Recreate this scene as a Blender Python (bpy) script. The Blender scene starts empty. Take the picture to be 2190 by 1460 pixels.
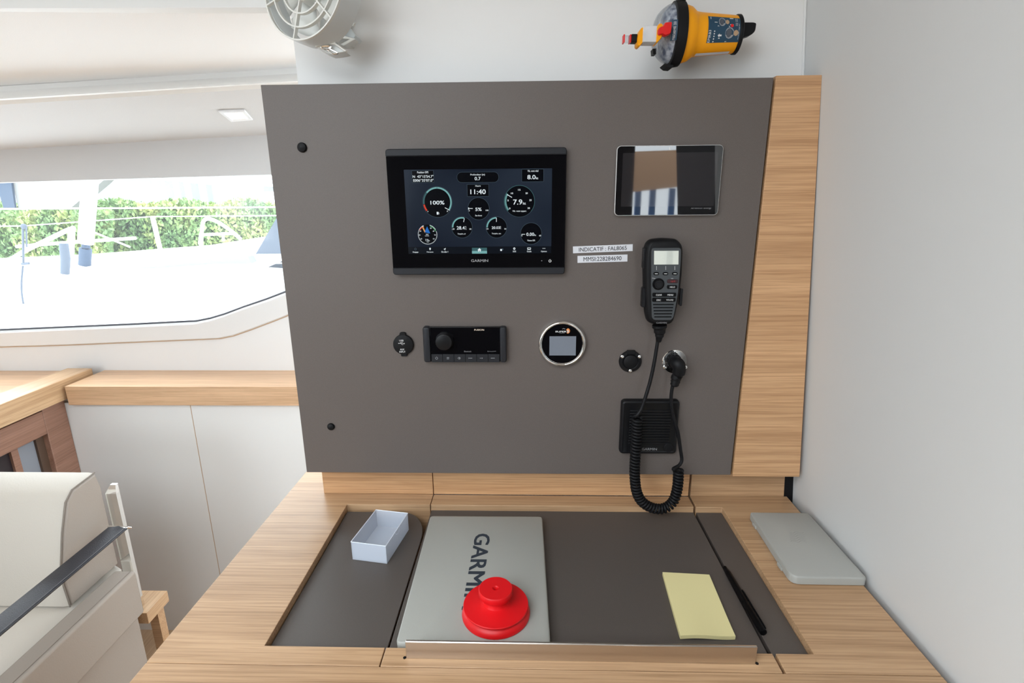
import bpy, bmesh, math, random
from mathutils import Vector, Matrix, Euler
random.seed(7)
S = bpy.context.scene
COL = S.collection
R = math.radians
# ------------------------------------------------------------------ camera
CAM = Vector((0.0, -0.9633, 1.3537))
PITCH, YAW, ROLL, FPX = 0.2636, 0.02973, -0.0085, 1150.0
cp, sp, cy_, sy_, cr_, sr_ = math.cos(PITCH), math.sin(PITCH), math.cos(YAW), math.sin(YAW), math.cos(ROLL), math.sin(ROLL)
MW = (Matrix(((cr_, -sr_, 0), (sr_, cr_, 0), (0, 0, 1))) @ Matrix(((1, 0, 0), (0, cp, -sp), (0, sp, cp)))
      @ Matrix(((1, 0, 0), (0, 0, -1), (0, 1, 0))) @ Matrix(((cy_, sy_, 0), (-sy_, cy_, 0), (0, 0, 1))))   # world -> camera (x right, y down, z forward)
rot = (Matrix(((1, 0, 0), (0, -1, 0), (0, 0, -1))) @ MW).transposed()
cam = bpy.data.cameras.new('camera'); co = bpy.data.objects.new('camera', cam); COL.objects.link(co)
co.matrix_world = Matrix.Translation(CAM) @ rot.to_4x4()
cam.sensor_width = 36; cam.lens = 36 * FPX / 2190; cam.clip_start = 0.02; cam.clip_end = 400
S.camera = co
# ------------------------------------------------------------------ world, exposure, light
SKY_LO, SKY_HI = 5.5, 9.0
W = bpy.data.worlds.new('sky'); S.world = W; W.use_nodes = True
wb = W.node_tree.nodes['Background']; wb.inputs[0].default_value = (0.86, 0.94, 1.0, 1); wb.inputs[1].default_value = 5.0
_n = W.node_tree.nodes; _l = W.node_tree.links      # overcast sky, brighter toward the left (sun side)
_t = _n.new('ShaderNodeTexCoord'); _d = _n.new('ShaderNodeVectorMath'); _d.operation = 'DOT_PRODUCT'; _d.inputs[1].default_value = (-0.93, 0.10, 0.35)
_r = _n.new('ShaderNodeMapRange'); _r.inputs['From Min'].default_value = -0.6; _r.inputs['From Max'].default_value = 0.9; _r.inputs['To Min'].default_value = SKY_LO; _r.inputs['To Max'].default_value = SKY_HI
_l.new(_t.outputs['Generated'], _d.inputs[0]); _l.new(_d.outputs['Value'], _r.inputs['Value']); _l.new(_r.outputs['Result'], wb.inputs[1])
S.view_settings.view_transform = 'Standard'; S.view_settings.look = 'None'
S.view_settings.exposure = 0.0; S.view_settings.gamma = 1.0; S.view_settings.use_curve_mapping = False
def portal(name, loc, rot_, sx, sy):      # openings of the cabin, guides daylight sampling
    l = bpy.data.lights.new(name, 'AREA'); l.shape = 'RECTANGLE'; l.size = sx; l.size_y = sy
    l.cycles.is_portal = True
    o = bpy.data.objects.new(name, l); COL.objects.link(o); o.location = loc; o.rotation_euler = rot_
    return o

# ------------------------------------------------------------------ materials
def mat(name, col, rough=0.5, metal=0.0, spec=0.5, emis=None, estr=1.0, bump=0, bscale=200, trans=0, ior=1.45, alpha=1, coat=0):
    m = bpy.data.materials.new(name); m.use_nodes = True
    n = m.node_tree.nodes; p = n['Principled BSDF']
    p.inputs['Base Color'].default_value = (*col, 1); p.inputs['Roughness'].default_value = rough
    p.inputs['Metallic'].default_value = metal; p.inputs['Specular IOR Level'].default_value = spec
    p.inputs['IOR'].default_value = ior; p.inputs['Transmission Weight'].default_value = trans
    p.inputs['Alpha'].default_value = alpha; p.inputs['Coat Weight'].default_value = coat
    if emis: p.inputs['Emission Color'].default_value = (*emis, 1); p.inputs['Emission Strength'].default_value = estr
    if bump:
        t = n.new('ShaderNodeTexNoise'); t.inputs['Scale'].default_value = bscale; t.inputs['Detail'].default_value = 3
        tc = n.new('ShaderNodeTexCoord'); b = n.new('ShaderNodeBump'); b.inputs['Strength'].default_value = bump; b.inputs['Distance'].default_value = 0.002
        L = m.node_tree.links; L.new(tc.outputs['Object'], t.inputs['Vector']); L.new(t.outputs['Fac'], b.inputs['Height']); L.new(b.outputs['Normal'], p.inputs['Normal'])
    return m
def speck(name, c1, c2, scale, rough, bump=0.05):
    m = mat(name, c1, rough); n = m.node_tree.nodes; L = m.node_tree.links; p = n['Principled BSDF']
    tc = n.new('ShaderNodeTexCoord'); t = n.new('ShaderNodeTexNoise'); t.inputs['Scale'].default_value = scale; t.inputs['Detail'].default_value = 4
    r = n.new('ShaderNodeValToRGB'); r.color_ramp.elements[0].position = 0.35; r.color_ramp.elements[1].position = 0.65
    r.color_ramp.elements[0].color = (*c1, 1); r.color_ramp.elements[1].color = (*c2, 1)
    b = n.new('ShaderNodeBump'); b.inputs['Strength'].default_value = bump; b.inputs['Distance'].default_value = 0.001
    L.new(tc.outputs['Object'], t.inputs['Vector']); L.new(t.outputs['Fac'], r.inputs['Fac']); L.new(r.outputs['Color'], p.inputs['Base Color'])
    L.new(t.outputs['Fac'], b.inputs['Height']); L.new(b.outputs['Normal'], p.inputs['Normal'])
    return m
def wood(name, light, dark, axis='x', rough=0.32, seed=0.0):
    """pale oak veneer, grain running along one axis"""
    m = mat(name, light, rough); n = m.node_tree.nodes; L = m.node_tree.links; p = n['Principled BSDF']
    tc = n.new('ShaderNodeNewGeometry')
    def layer(s_along, s_across, detail, dist):
        mp = n.new('ShaderNodeMapping'); mp.inputs['Location'].default_value = (seed, seed * 1.7, seed * 0.3)
        sc = [s_across] * 3; sc['xyz'.index(axis)] = s_along; mp.inputs['Scale'].default_value = sc
        t = n.new('ShaderNodeTexNoise'); t.inputs['Scale'].default_value = 1; t.inputs['Detail'].default_value = detail; t.inputs['Distortion'].default_value = dist
        L.new(tc.outputs['Position'], mp.inputs['Vector']); L.new(mp.outputs['Vector'], t.inputs['Vector']); return t
    a = layer(5, 330, 3, 0.2); b = layer(1.6, 42, 2, 0.6); c = layer(14, 900, 2, 0.0)
    ra = n.new('ShaderNodeValToRGB'); ra.color_ramp.elements[0].position = 0.30; ra.color_ramp.elements[1].position = 0.58
    ra.color_ramp.elements[0].color = (*dark, 1); ra.color_ramp.elements[1].color = (*light, 1)
    L.new(a.outputs['Fac'], ra.inputs['Fac'])
    rb = n.new('ShaderNodeValToRGB'); rb.color_ramp.elements[0].position = 0.3; rb.color_ramp.elements[1].position = 0.7
    rb.color_ramp.elements[0].color = (0.86, 0.82, 0.78, 1); rb.color_ramp.elements[1].color = (1.06, 1.05, 1.04, 1)
    L.new(b.outputs['Fac'], rb.inputs['Fac'])
    rc = n.new('ShaderNodeValToRGB'); rc.color_ramp.elements[0].position = 0.28; rc.color_ramp.elements[1].position = 0.45
    rc.color_ramp.elements[0].color = (0.80, 0.76, 0.72, 1); rc.color_ramp.elements[1].color = (1, 1, 1, 1)
    L.new(c.outputs['Fac'], rc.inputs['Fac'])
    def mul(x, y):
        mm = n.new('ShaderNodeMix'); mm.data_type = 'RGBA'; mm.blend_type = 'MULTIPLY'; mm.inputs[0].default_value = 1
        L.new(x, mm.inputs[6]); L.new(y, mm.inputs[7]); return mm.outputs[2]
    o = mul(mul(ra.outputs['Color'], rb.outputs['Color']), rc.outputs['Color'])
    L.new(o, p.inputs['Base Color'])
    bp = n.new('ShaderNodeBump'); bp.inputs['Strength'].default_value = 0.12; bp.inputs['Distance'].default_value = 0.0006
    L.new(a.outputs['Fac'], bp.inputs['Height']); L.new(bp.outputs['Normal'], p.inputs['Normal'])
    return m
def glassmat(name, tint=(0.96, 0.98, 0.98), haze=0.0):
    m = bpy.data.materials.new(name); m.use_nodes = True; n = m.node_tree.nodes; L = m.node_tree.links; n.clear()
    o = n.new('ShaderNodeOutputMaterial'); t = n.new('ShaderNodeBsdfTransparent'); t.inputs[0].default_value = (*tint, 1)
    g = n.new('ShaderNodeBsdfGlossy'); g.inputs['Roughness'].default_value = 0.02
    lw = n.new('ShaderNodeLayerWeight'); lw.inputs[0].default_value = .5; pw = n.new('ShaderNodeMath'); pw.operation = 'POWER'; pw.inputs[1].default_value = 5; L.new(lw.outputs['Facing'], pw.inputs[0])
    f = n.new('ShaderNodeMath'); f.operation = 'MULTIPLY_ADD'; f.inputs[1].default_value = .9; f.inputs[2].default_value = .04; L.new(pw.outputs[0], f.inputs[0]); mx = n.new('ShaderNodeMixShader')
    L.new(f.outputs[0], mx.inputs[0]); L.new(t.outputs[0], mx.inputs[1]); L.new(g.outputs[0], mx.inputs[2])
    if haze:
        d = n.new('ShaderNodeBsdfTranslucent'); d.inputs[0].default_value = (0.95, 0.97, 1, 1); m2 = n.new('ShaderNodeMixShader'); m2.inputs[0].default_value = haze
        L.new(mx.outputs[0], m2.inputs[1]); L.new(d.outputs[0], m2.inputs[2]); L.new(m2.outputs[0], o.inputs[0])
    else: L.new(mx.outputs[0], o.inputs[0])
    return m
def emit(name, col, s=1.0):
    return mat(name, (0.0, 0.0, 0.0), 0.12, emis=col, estr=s, spec=0.5)
WHITE = mat('white_gelcoat', (0.80, 0.80, 0.79), 0.45)
WHITEW = mat('warm_white_lining', (0.75, 0.745, 0.74), 0.6)
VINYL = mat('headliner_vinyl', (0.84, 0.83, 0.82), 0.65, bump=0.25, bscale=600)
GREYL = speck('taupe_laminate', (0.119, 0.099, 0.089), (0.133, 0.111, 0.100), 900, 0.44)
MATG = speck('taupe_desk_mat', (0.088, 0.074, 0.066), (0.100, 0.085, 0.076), 1100, 0.45)
OAKX = wood('oak_veneer', (0.55, 0.355, 0.205), (0.40, 0.245, 0.132), 'x', 0.36)
OAKV = wood('oak_veneer_board', (0.66, 0.40, 0.215), (0.50, 0.28, 0.14), 'x', seed=3.1)
OAKY = wood('oak_veneer_lengthwise', (0.62, 0.42, 0.25), (0.46, 0.29, 0.16), 'y', seed=1.3)
OAKS = wood('oak_veneer_shelf', (0.72, 0.48, 0.30), (0.60, 0.39, 0.235), 'x', seed=5.0)
BROWN = wood('rosy_brown_timber', (0.34, 0.19, 0.135), (0.26, 0.14, 0.10), 'y', seed=2.0)
DARKF = wood('floor_board', (0.52, 0.37, 0.24), (0.38, 0.26, 0.16), 'y', seed=4.0)
DARKW = mat('dark_bulkhead', (0.035, 0.03, 0.028), 0.6)
BLK = mat('black_plastic', (0.007, 0.007, 0.008), 0.36, spec=0.28)
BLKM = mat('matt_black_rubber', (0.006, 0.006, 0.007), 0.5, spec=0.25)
BLKT = mat('charcoal_trim', (0.020, 0.021, 0.025), 0.42, spec=0.3)
BLKK = mat('black_key', (0.003, 0.003, 0.0035), 0.35, spec=0.15)
GLB = mat('black_glass', (0.002, 0.002, 0.003), 0.03, spec=0.5)
LCDOFF = mat('unlit_lcd', (0.022, 0.020, 0.022), 0.03, ior=1.9)
TABG = mat('tablet_glass', (0.003, 0.003, 0.004), 0.02, ior=1.9)
LCDGR = mat('grey_lcd', (0.20, 0.22, 0.26), 0.12)
LCDHS = mat('pale_lcd', (0.55, 0.56, 0.47), 0.15, coat=1.0)
HSPLATE = mat('handset_plate', (0.045, 0.049, 0.052), 0.28)
CHR = mat('polished_steel', (0.82, 0.81, 0.79), 0.10, 1.0)
STEEL = mat('brushed_steel', (0.62, 0.57, 0.52), 0.28, 1.0, bump=0.05, bscale=80)
ALU = mat('silver_edge', (0.80, 0.80, 0.80), 0.3, 0.6)
TXW = mat('white_print', (0.75, 0.75, 0.75), 0.5)
TXG = mat('grey_print', (0.22, 0.22, 0.23), 0.5)
TXD = mat('dark_print', (0.03, 0.04, 0.055), 0.5)
TXB = mat('black_print', (0.02, 0.02, 0.025), 0.5)
PAPER = mat('white_label', (0.72, 0.73, 0.77), 0.5)
EW = emit('screen_white', (0.80, 0.88, 0.92), 0.95); ET = emit('screen_teal', (0.20, 0.46, 0.46), 0.85); ETD = emit('screen_dim_teal', (0.05, 0.13, 0.14), 0.9)
EG = emit('screen_grey_line', (0.055, 0.085, 0.11), 1.0); ER = emit('screen_red', (0.70, 0.06, 0.03), 0.9); EO = emit('screen_orange', (0.75, 0.36, 0.12), 0.9)
EB = emit('screen_blue', (0.02, 0.16, 0.55), 0.9); EK = emit('screen_black', (0.001, 0.0015, 0.003), 1.0); EGR = emit('screen_green', (0.12, 0.42, 0.2), 0.7)
EBAR = emit('screen_bar', (0.004, 0.006, 0.010), 1.0)
def screen_bg():
    m = emit('screen_background', (0.012, 0.018, 0.030), 1.0); n = m.node_tree.nodes; L = m.node_tree.links
    tc = n.new('ShaderNodeTexCoord'); t = n.new('ShaderNodeTexNoise'); t.inputs['Scale'].default_value = 7; t.inputs['Detail'].default_value = 1
    r = n.new('ShaderNodeValToRGB'); r.color_ramp.elements[0].position = 0.35; r.color_ramp.elements[1].position = 0.7
    r.color_ramp.elements[0].color = (0.006, 0.010, 0.020, 1); r.color_ramp.elements[1].color = (0.020, 0.029, 0.045, 1)
    L.new(tc.outputs['Object'], t.inputs['Vector']); L.new(t.outputs['Fac'], r.inputs['Fac']); L.new(r.outputs['Color'], n['Principled BSDF'].inputs['Emission Color'])
    return m
EBG = screen_bg()
RED = mat('red_plastic', (0.70, 0.004, 0.008), 0.42, bump=0.06, bscale=120)
COVG = mat('grey_cover_plastic', (0.36, 0.36, 0.33), 0.38, bump=0.12, bscale=1500)
COVG2 = mat('pale_grey_plastic', (0.37, 0.37, 0.345), 0.5, bump=0.10, bscale=1500)
NOTE = mat('yellow_paper', (0.78, 0.70, 0.36), 0.7)
FROST = mat('frosted_plastic', (0.80, 0.86, 0.96), 0.32, trans=0.35, ior=1.3, alpha=0.62)
ORNG = mat('orange_yellow_plastic', (0.98, 0.39, 0.003), 0.42, spec=0.35)
NAVY = mat('navy_label', (0.014, 0.055, 0.10), 0.4)
LENS = mat('clear_dome', (0.75, 0.82, 0.92), 0.04, trans=0.9, ior=1.2, alpha=0.38)
INNER = speck('circuit_parts', (0.05, 0.07, 0.12), (0.50, 0.52, 0.56), 130, 0.3)
REDS = mat('red_switch', (0.75, 0.01, 0.01), 0.35)
CREAM = mat('fan_plastic', (0.80, 0.80, 0.76), 0.4)
CREAM2 = mat('fan_housing_plastic', (0.76, 0.79, 0.79), 0.4)
LEATH = mat('cream_leather', (0.56, 0.52, 0.46), 0.55, bump=0.15, bscale=300)
LEATHS = mat('taupe_leather_side', (0.34, 0.295, 0.255), 0.6, bump=0.15, bscale=300)
STITCH = mat('taupe_thread', (0.22, 0.19, 0.16), 0.7)
BLEATH = mat('black_leather', (0.02, 0.02, 0.026), 0.35, bump=0.3, bscale=500)
LAMP = emit('lamp_diffuser', (1.0, 0.97, 0.90), 3.0)
GLASS = glassmat('window_glass', haze=0.03)
SEAL = mat('black_window_seal', (0.05, 0.05, 0.06), 0.4)
JOINT = mat('caramel_sealant', (0.50, 0.35, 0.23), 0.6)
OUTW = mat('boat_white', (0.82, 0.83, 0.85), 0.4)
OUTG = mat('boat_grey_canvas', (0.065, 0.080, 0.105), 0.7)
OUTB = mat('boat_blue_canvas', (0.03, 0.050, 0.085), 0.7)
OUTS = mat('boat_alloy', (0.55, 0.58, 0.62), 0.35, 0.3)
TAN = mat('tan_canvas', (0.60, 0.36, 0.21), 0.7)
BLUEC = mat('blue_canvas', (0.10, 0.20, 0.42), 0.7)
HILL = mat('hazy_hill', (0.160, 0.168, 0.178), 0.9)
def leafmat():
    m = mat('hedge_leaf', (0.10, 0.16, 0.05), 0.55); n = m.node_tree.nodes; L = m.node_tree.links
    g = n.new('ShaderNodeNewGeometry'); t = n.new('ShaderNodeTexNoise'); t.inputs['Scale'].default_value = 2.2; t.inputs['Detail'].default_value = 6
    r = n.new('ShaderNodeValToRGB'); r.color_ramp.elements[0].position = 0.33; r.color_ramp.elements[1].position = 0.68
    r.color_ramp.elements[0].color = (0.10, 0.19, 0.07, 1); r.color_ramp.elements[1].color = (0.34, 0.38, 0.12, 1)
    e = r.color_ramp.elements.new(0.5); e.color = (0.18, 0.29, 0.10, 1)
    L.new(g.outputs['Position'], t.inputs['Vector']); L.new(t.outputs['Fac'], r.inputs['Fac']); L.new(r.outputs['Color'], n['Principled BSDF'].inputs['Base Color'])
    return m
LEAF = leafmat()

# ------------------------------------------------------------------ pixel rays onto real planes
def ray(u, v): return MW.transposed() @ Vector(((u - 1095) / FPX, (v - 730) / FPX, 1))
def PY(u, v, y): d = ray(u, v); return CAM + d * ((y - CAM.y) / d.y)
def PZ(u, v, z): d = ray(u, v); return CAM + d * ((z - CAM.z) / d.z)
def PX(u, v, x): d = ray(u, v); return CAM + d * ((x - CAM.x) / d.x)
def PA(u, v, d=0.0): p = PY(u, v, -d); return (p.x, p.z)
def crop(ou, ov, s): return lambda cx, cy, d=0.0: PA(ou + cx / s, ov + cy / s, d)

# ------------------------------------------------------------------ mesh builder
def fpanel(a, b, d): return Vector((a, -d, b))       # on the upright panel: right, up, out
def fdesk(a, b, d): return Vector((a, b, d))         # on the desk: right, away, up
class MB:
    def __init__(s, fr=fdesk): s.v = []; s.f = []; s.m = []; s.fr = fr
    def add(s, vs, fs, mi=0):
        k = len(s.v); s.v += [Vector(p) for p in vs]; s.f += [[i + k for i in f] for f in fs]; s.m += [mi] * len(fs); return s
    def box(s, a0, b0, d0, a1, b1, d1, mi=0):
        P = [s.fr(a, b, d) for d in (d0, d1) for b in (b0, b1) for a in (a0, a1)]
        return s.add(P, [(0, 1, 3, 2), (4, 5, 7, 6), (0, 1, 5, 4), (2, 3, 7, 6), (0, 2, 6, 4), (1, 3, 7, 5)], mi)
    def rings(s, rs, cap=True, mi=0, close=False):
        n = len(rs[0]); P = [p for r in rs for p in r]; F = []
        for j in range(len(rs) - 1):
            for i in range(n): F.append((j * n + i, j * n + (i + 1) % n, (j + 1) * n + (i + 1) % n, (j + 1) * n + i))
        if close:
            j = len(rs) - 1
            for i in range(n): F.append((j * n + i, j * n + (i + 1) % n, (i + 1) % n, i))
        elif cap: F += [list(range(n)), list(range((len(rs) - 1) * n, len(rs) * n))]
        return s.add(P, F, mi)
    def prism(s, poly, d0, d1, mi=0):
        return s.rings([[s.fr(a, b, d) for a, b in poly] for d in (d0, d1)], True, mi)
    def loft(s, poly, lv, mi=0):
        """lv: (d, scale) about the centroid, or (d, scale, da, db)"""
        ca = sum(p[0] for p in poly) / len(poly); cb = sum(p[1] for p in poly) / len(poly)
        rs = []
        for l in lv:
            da, db = (l[2], l[3]) if len(l) > 2 else (0, 0)
            sa, sb = l[1] if isinstance(l[1], tuple) else (l[1], l[1])
            rs.append([s.fr(ca + (a - ca) * sa + da, cb + (b - cb) * sb + db, l[0]) for a, b in poly])
        return s.rings(rs, True, mi)
    def rloft(s, poly, lv, mi=0):
        """lv: (d, inset) true inset of a convex outline"""
        rs = [[s.fr(a, b, d) for a, b in inset(poly, k)] for d, k in lv]
        return s.rings(rs, True, mi)
    def flat(s, poly, d, mi=0): return s.add([s.fr(a, b, d) for a, b in poly], [list(range(len(poly)))], mi)
    def quad(s, *ps, mi=0): return s.add(ps, [list(range(len(ps)))], mi)
    def disc(s, c, r, d, mi=0, n=32): return s.flat(circ(c, r, n), d, mi)
    def cyl(s, c, r, d0, d1, mi=0, n=32): return s.prism(circ(c, r, n), d0, d1, mi)
    def turn(s, c, prof, mi=0, n=40, cap=True):
        """prof: (r, d) turned about the frame's outward axis through c"""
        return s.rings([[s.fr(c[0] + r * math.cos(2 * math.pi * i / n), c[1] + r * math.sin(2 * math.pi * i / n), d) for i in range(n)] for r, d in prof], cap, mi)
    def arc(s, c, r0, r1, a0, a1, d, mi=0, n=None):
        n = n or max(3, int(abs(a1 - a0) / 8)); P = []
        for i in range(n + 1):
            t = R(a0 + (a1 - a0) * i / n)
            for r in (r0, r1): P.append(s.fr(c[0] + r * math.cos(t), c[1] + r * math.sin(t), d))
        return s.add(P, [(2 * i, 2 * i + 1, 2 * i + 3, 2 * i + 2) for i in range(n)], mi)
    def line(s, pts, w, d, mi=0):
        for p, q in zip(pts[:-1], pts[1:]):
            dx, dy = q[0] - p[0], q[1] - p[1]; l = math.hypot(dx, dy) or 1; nx, ny = -dy / l * w / 2, dx / l * w / 2
            s.flat([(p[0] + nx, p[1] + ny), (q[0] + nx, q[1] + ny), (q[0] - nx, q[1] - ny), (p[0] - nx, p[1] - ny)], d, mi)
        return s
    def tube(s, path, r, n=10, mi=0, close=False, cap=True):
        path = [Vector(p) for p in path]; N = len(path); rs = []
        t0 = (path[1] - path[0]).normalized(); u = t0.orthogonal().normalized()
        for i, p in enumerate(path):
            if close: t = (path[(i + 1) % N] - path[i - 1]).normalized()
            else: t = (path[min(i + 1, N - 1)] - path[max(i - 1, 0)]).normalized()
            u = (u - t * u.dot(t)).normalized(); w = t.cross(u)
            rr = r[i] if isinstance(r, (list, tuple)) else r
            rs.append([p + (u * math.cos(2 * math.pi * k / n) + w * math.sin(2 * math.pi * k / n)) * rr for k in range(n)])
        return s.rings(rs, cap, mi, close)
    def ball(s, c, r, mi=0, n=12):
        c = Vector(c); rs = []
        for j in range(1, n):
            t = math.pi * j / n; rs.append([c + Vector((r * math.sin(t) * math.cos(2 * math.pi * k / (2 * n)), r * math.sin(t) * math.sin(2 * math.pi * k / (2 * n)), r * math.cos(t))) for k in range(2 * n)])
        return s.rings(rs, True, mi)
    def text(s, txt, bx, d, mi=0, bold=0.0, fit=True, fr=None):
        """lettering fitted into the box (a0, b0)-(a1, b1)"""
        V, F = glyphs(txt, bold); a0, b0, a1, b1 = bx
        x0 = min(p[0] for p in V); x1 = max(p[0] for p in V); y0 = min(p[1] for p in V); y1 = max(p[1] for p in V)
        f = fr or s.fr
        return s.add([f(a0 + (p[0] - x0) / (x1 - x0) * (a1 - a0), b0 + (p[1] - y0) / (y1 - y0) * (b1 - b0), d + p[2] * 2e-5) for p in V], F, mi)
    def build(s, name, mats, parent=None, bevel=0, seg=2, smooth=35, local=False, origin=None, subd=0, weld=False):
        if not isinstance(mats, (list, tuple)): mats = [mats]
        off = Vector((0, 0, 0))
        if parent is not None: off = OFF.get(parent.name, off) if not local else off
        elif origin is not None: off = Vector(origin)
        me = bpy.data.meshes.new(name); me.from_pydata([p - off for p in s.v], [], s.f)
        for m_ in mats: me.materials.append(m_)
        me.polygons.foreach_set('material_index', s.m)
        bm = bmesh.new(); bm.from_mesh(me)
        if weld: bmesh.ops.remove_doubles(bm, verts=bm.verts, dist=1e-5)
        bmesh.ops.recalc_face_normals(bm, faces=bm.faces); bm.to_mesh(me); bm.free()
        if smooth:
            me.polygons.foreach_set('use_smooth', [True] * len(me.polygons)); me.set_sharp_from_angle(angle=R(smooth))
        o = bpy.data.objects.new(name, me); COL.objects.link(o)
        if parent is not None: o.parent = parent; OFF[o.name] = off
        elif origin is not None: o.location = off; OFF[o.name] = off
        if bevel:
            b = o.modifiers.new('bevel', 'BEVEL'); b.width = bevel; b.segments = seg; b.limit_method = 'ANGLE'; b.angle_limit = R(40); b.harden_normals = False
        if subd:
            b = o.modifiers.new('sub', 'SUBSURF'); b.levels = subd; b.render_levels = subd
        return o
OFF = {}
GC = {}
def glyphs(txt, bold):
    k = (txt, bold)
    if k in GC: return GC[k]
    if bold:
        V, F = glyphs(txt, 0); VV, FF = [], []
        for k_, (dx, dy) in enumerate(((-bold, -bold * .5), (bold, -bold * .5), (-bold, bold * .5), (bold, bold * .5))):
            n = len(VV); VV += [p + Vector((dx, dy, k_)) for p in V]; FF += [[i + n for i in f] for f in F]
        GC[k] = (VV, FF); return GC[k]
    c = bpy.data.curves.new('t', 'FONT'); c.body = txt; c.resolution_u = 3; c.offset = bold; c.size = 1
    o = bpy.data.objects.new('t', c); COL.objects.link(o); bpy.context.view_layer.update()
    me = bpy.data.meshes.new_from_object(o.evaluated_get(bpy.context.evaluated_depsgraph_get()))
    GC[k] = ([v.co.copy() for v in me.vertices], [list(p.vertices) for p in me.polygons])
    bpy.data.objects.remove(o); bpy.data.curves.remove(c); bpy.data.meshes.remove(me)
    return GC[k]
def circ(c, r, n=32, a0=0): return [(c[0] + r * math.cos(2 * math.pi * i / n + a0), c[1] + r * math.sin(2 * math.pi * i / n + a0)) for i in range(n)]
def rrect(a0, b0, a1, b1, r, n=5):
    out = []
    for cx, cy, s0 in ((a1 - r, b1 - r, 0), (a0 + r, b1 - r, 90), (a0 + r, b0 + r, 180), (a1 - r, b0 + r, 270)):
        for i in range(n + 1): t = R(s0 + 90 * i / n); out.append((cx + r * math.cos(t), cy + r * math.sin(t)))
    return out
def rpoly(pts, r, n=4):
    """round the corners of an outline"""
    out = []; N = len(pts)
    for i in range(N):
        p = Vector(pts[i]); a = (Vector(pts[i - 1]) - p); b = (Vector(pts[(i + 1) % N]) - p)
        rr = r[i] if isinstance(r, (list, tuple)) else r
        k = min(rr, a.length * 0.48, b.length * 0.48); a = p + a.normalized() * k; b = p + b.normalized() * k
        for j in range(n + 1):
            t = j / n; q = a * (1 - t) ** 2 + p * 2 * t * (1 - t) + b * t * t; out.append((q.x, q.y))
    return out
def inset(poly, k):
    if k == 0: return list(poly)
    N = len(poly); ar = sum(poly[i][0] * poly[(i + 1) % N][1] - poly[(i + 1) % N][0] * poly[i][1] for i in range(N)); sg = 1 if ar > 0 else -1
    out = []
    for i in range(N):
        p = Vector(poly[i]); e0 = (p - Vector(poly[i - 1])); e1 = (Vector(poly[(i + 1) % N]) - p)
        n0 = Vector((-e0.y, e0.x)).normalized() * sg if e0.length > 1e-9 else Vector((0, 0)); n1 = Vector((-e1.y, e1.x)).normalized() * sg if e1.length > 1e-9 else n0
        m = n0 + n1
        m = m.normalized() / max(0.5, (m.normalized()).dot(n1)) if m.length > 1e-6 else n0
        q = p + m * k; out.append((q.x, q.y))
    return out
def boxpx(f, x0, y0, x1, y1, d=0.0):
    """axis-aligned rectangle on the panel from the corners of a crop"""
    q = [f(x0, y0, d), f(x1, y0, d), f(x1, y1, d), f(x0, y1, d)]
    return ((q[0][0] + q[3][0]) / 2, (q[2][1] + q[3][1]) / 2, (q[1][0] + q[2][0]) / 2, (q[0][1] + q[1][1]) / 2)
def tbox(f, x0, y0, x1, y1, d=0.0): return boxpx(f, x0, y0, x1, y1, d)
def catmull(pts, n=12):
    pts = [Vector(p) for p in pts]; out = []
    for i in range(len(pts) - 1):
        p0, p1, p2, p3 = pts[max(i - 1, 0)], pts[i], pts[i + 1], pts[min(i + 2, len(pts) - 1)]
        for k in range(n):
            t = k / n; out.append(0.5 * ((2 * p1) + (p2 - p0) * t + (2 * p0 - 5 * p1 + 4 * p2 - p3) * t * t + (3 * p1 - p0 - 3 * p2 + p3) * t ** 3))
    out.append(pts[-1]); return out
def tag(o, label, cat, group=None):
    o['label'] = label; o['category'] = cat
    if group: o['group'] = group
    return o
def thing(name, loc, label, cat, group=None, rot_=None):
    o = bpy.data.objects.new(name, None); COL.objects.link(o); o.location = loc; o.empty_display_size = 0.02
    if rot_: o.rotation_euler = rot_
    OFF[o.name] = Vector(loc); return tag(o, label, cat, group)
def struct(o): o['kind'] = 'structure'; return o

# ================================================================== THE CABIN
XW0, ZW0, XW1, ZW1 = 0.548, 0.75, 0.474, 1.549      # leaning side wall
def xw(z): return XW0 + (XW1 - XW0) * (z - ZW0) / (ZW1 - ZW0)
ZC = 2.02; ZF = -.2
# side wall on the right of the desk
m = MB(); poly = [(xw(ZF), 0), (xw(ZC), ZC)]
m.add([(xw(ZF), 0.10, ZF), (xw(ZC), 0.10, ZC), (xw(ZC) + .05, 0.10, ZC), (xw(ZF) + .05, 0.10, ZF), (xw(ZF), -0.53, ZF), (xw(ZC), -0.53, ZC), (xw(ZC) + .05, -0.53, ZC), (xw(ZF) + .05, -0.53, ZF)],
      [(0, 1, 2, 3), (4, 5, 6, 7), (0, 1, 5, 4), (1, 2, 6, 5), (2, 3, 7, 6), (3, 0, 4, 7)])
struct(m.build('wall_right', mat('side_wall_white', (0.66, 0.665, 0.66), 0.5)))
m = MB(); m.add([(xw(1.5) - .004, 0.055, 1.5), (xw(1.5) - .012, 0.06, 1.5), (xw(ZC) - .012, 0.06, ZC), (xw(ZC) - .004, 0.055, ZC)], [(0, 1, 2, 3)])
m = MB(); m.add([(xw(ZF), -.531, ZF), (xw(ZC), -.531, ZC), (xw(ZC) + .05, -.531, ZC), (xw(ZF) + .05, -.531, ZF), (xw(ZF), -.90, ZF), (xw(ZC), -.90, ZC), (xw(ZC) + .05, -.90, ZC), (xw(ZF) + .05, -.90, ZF)],
      [(0, 1, 2, 3), (4, 5, 6, 7), (0, 1, 5, 4), (1, 2, 6, 5), (2, 3, 7, 6), (3, 0, 4, 7)])
struct(m.build('unseen_dark_partition', DARKW))  # unseen dark slab, added so the tablet reflects black there
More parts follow.
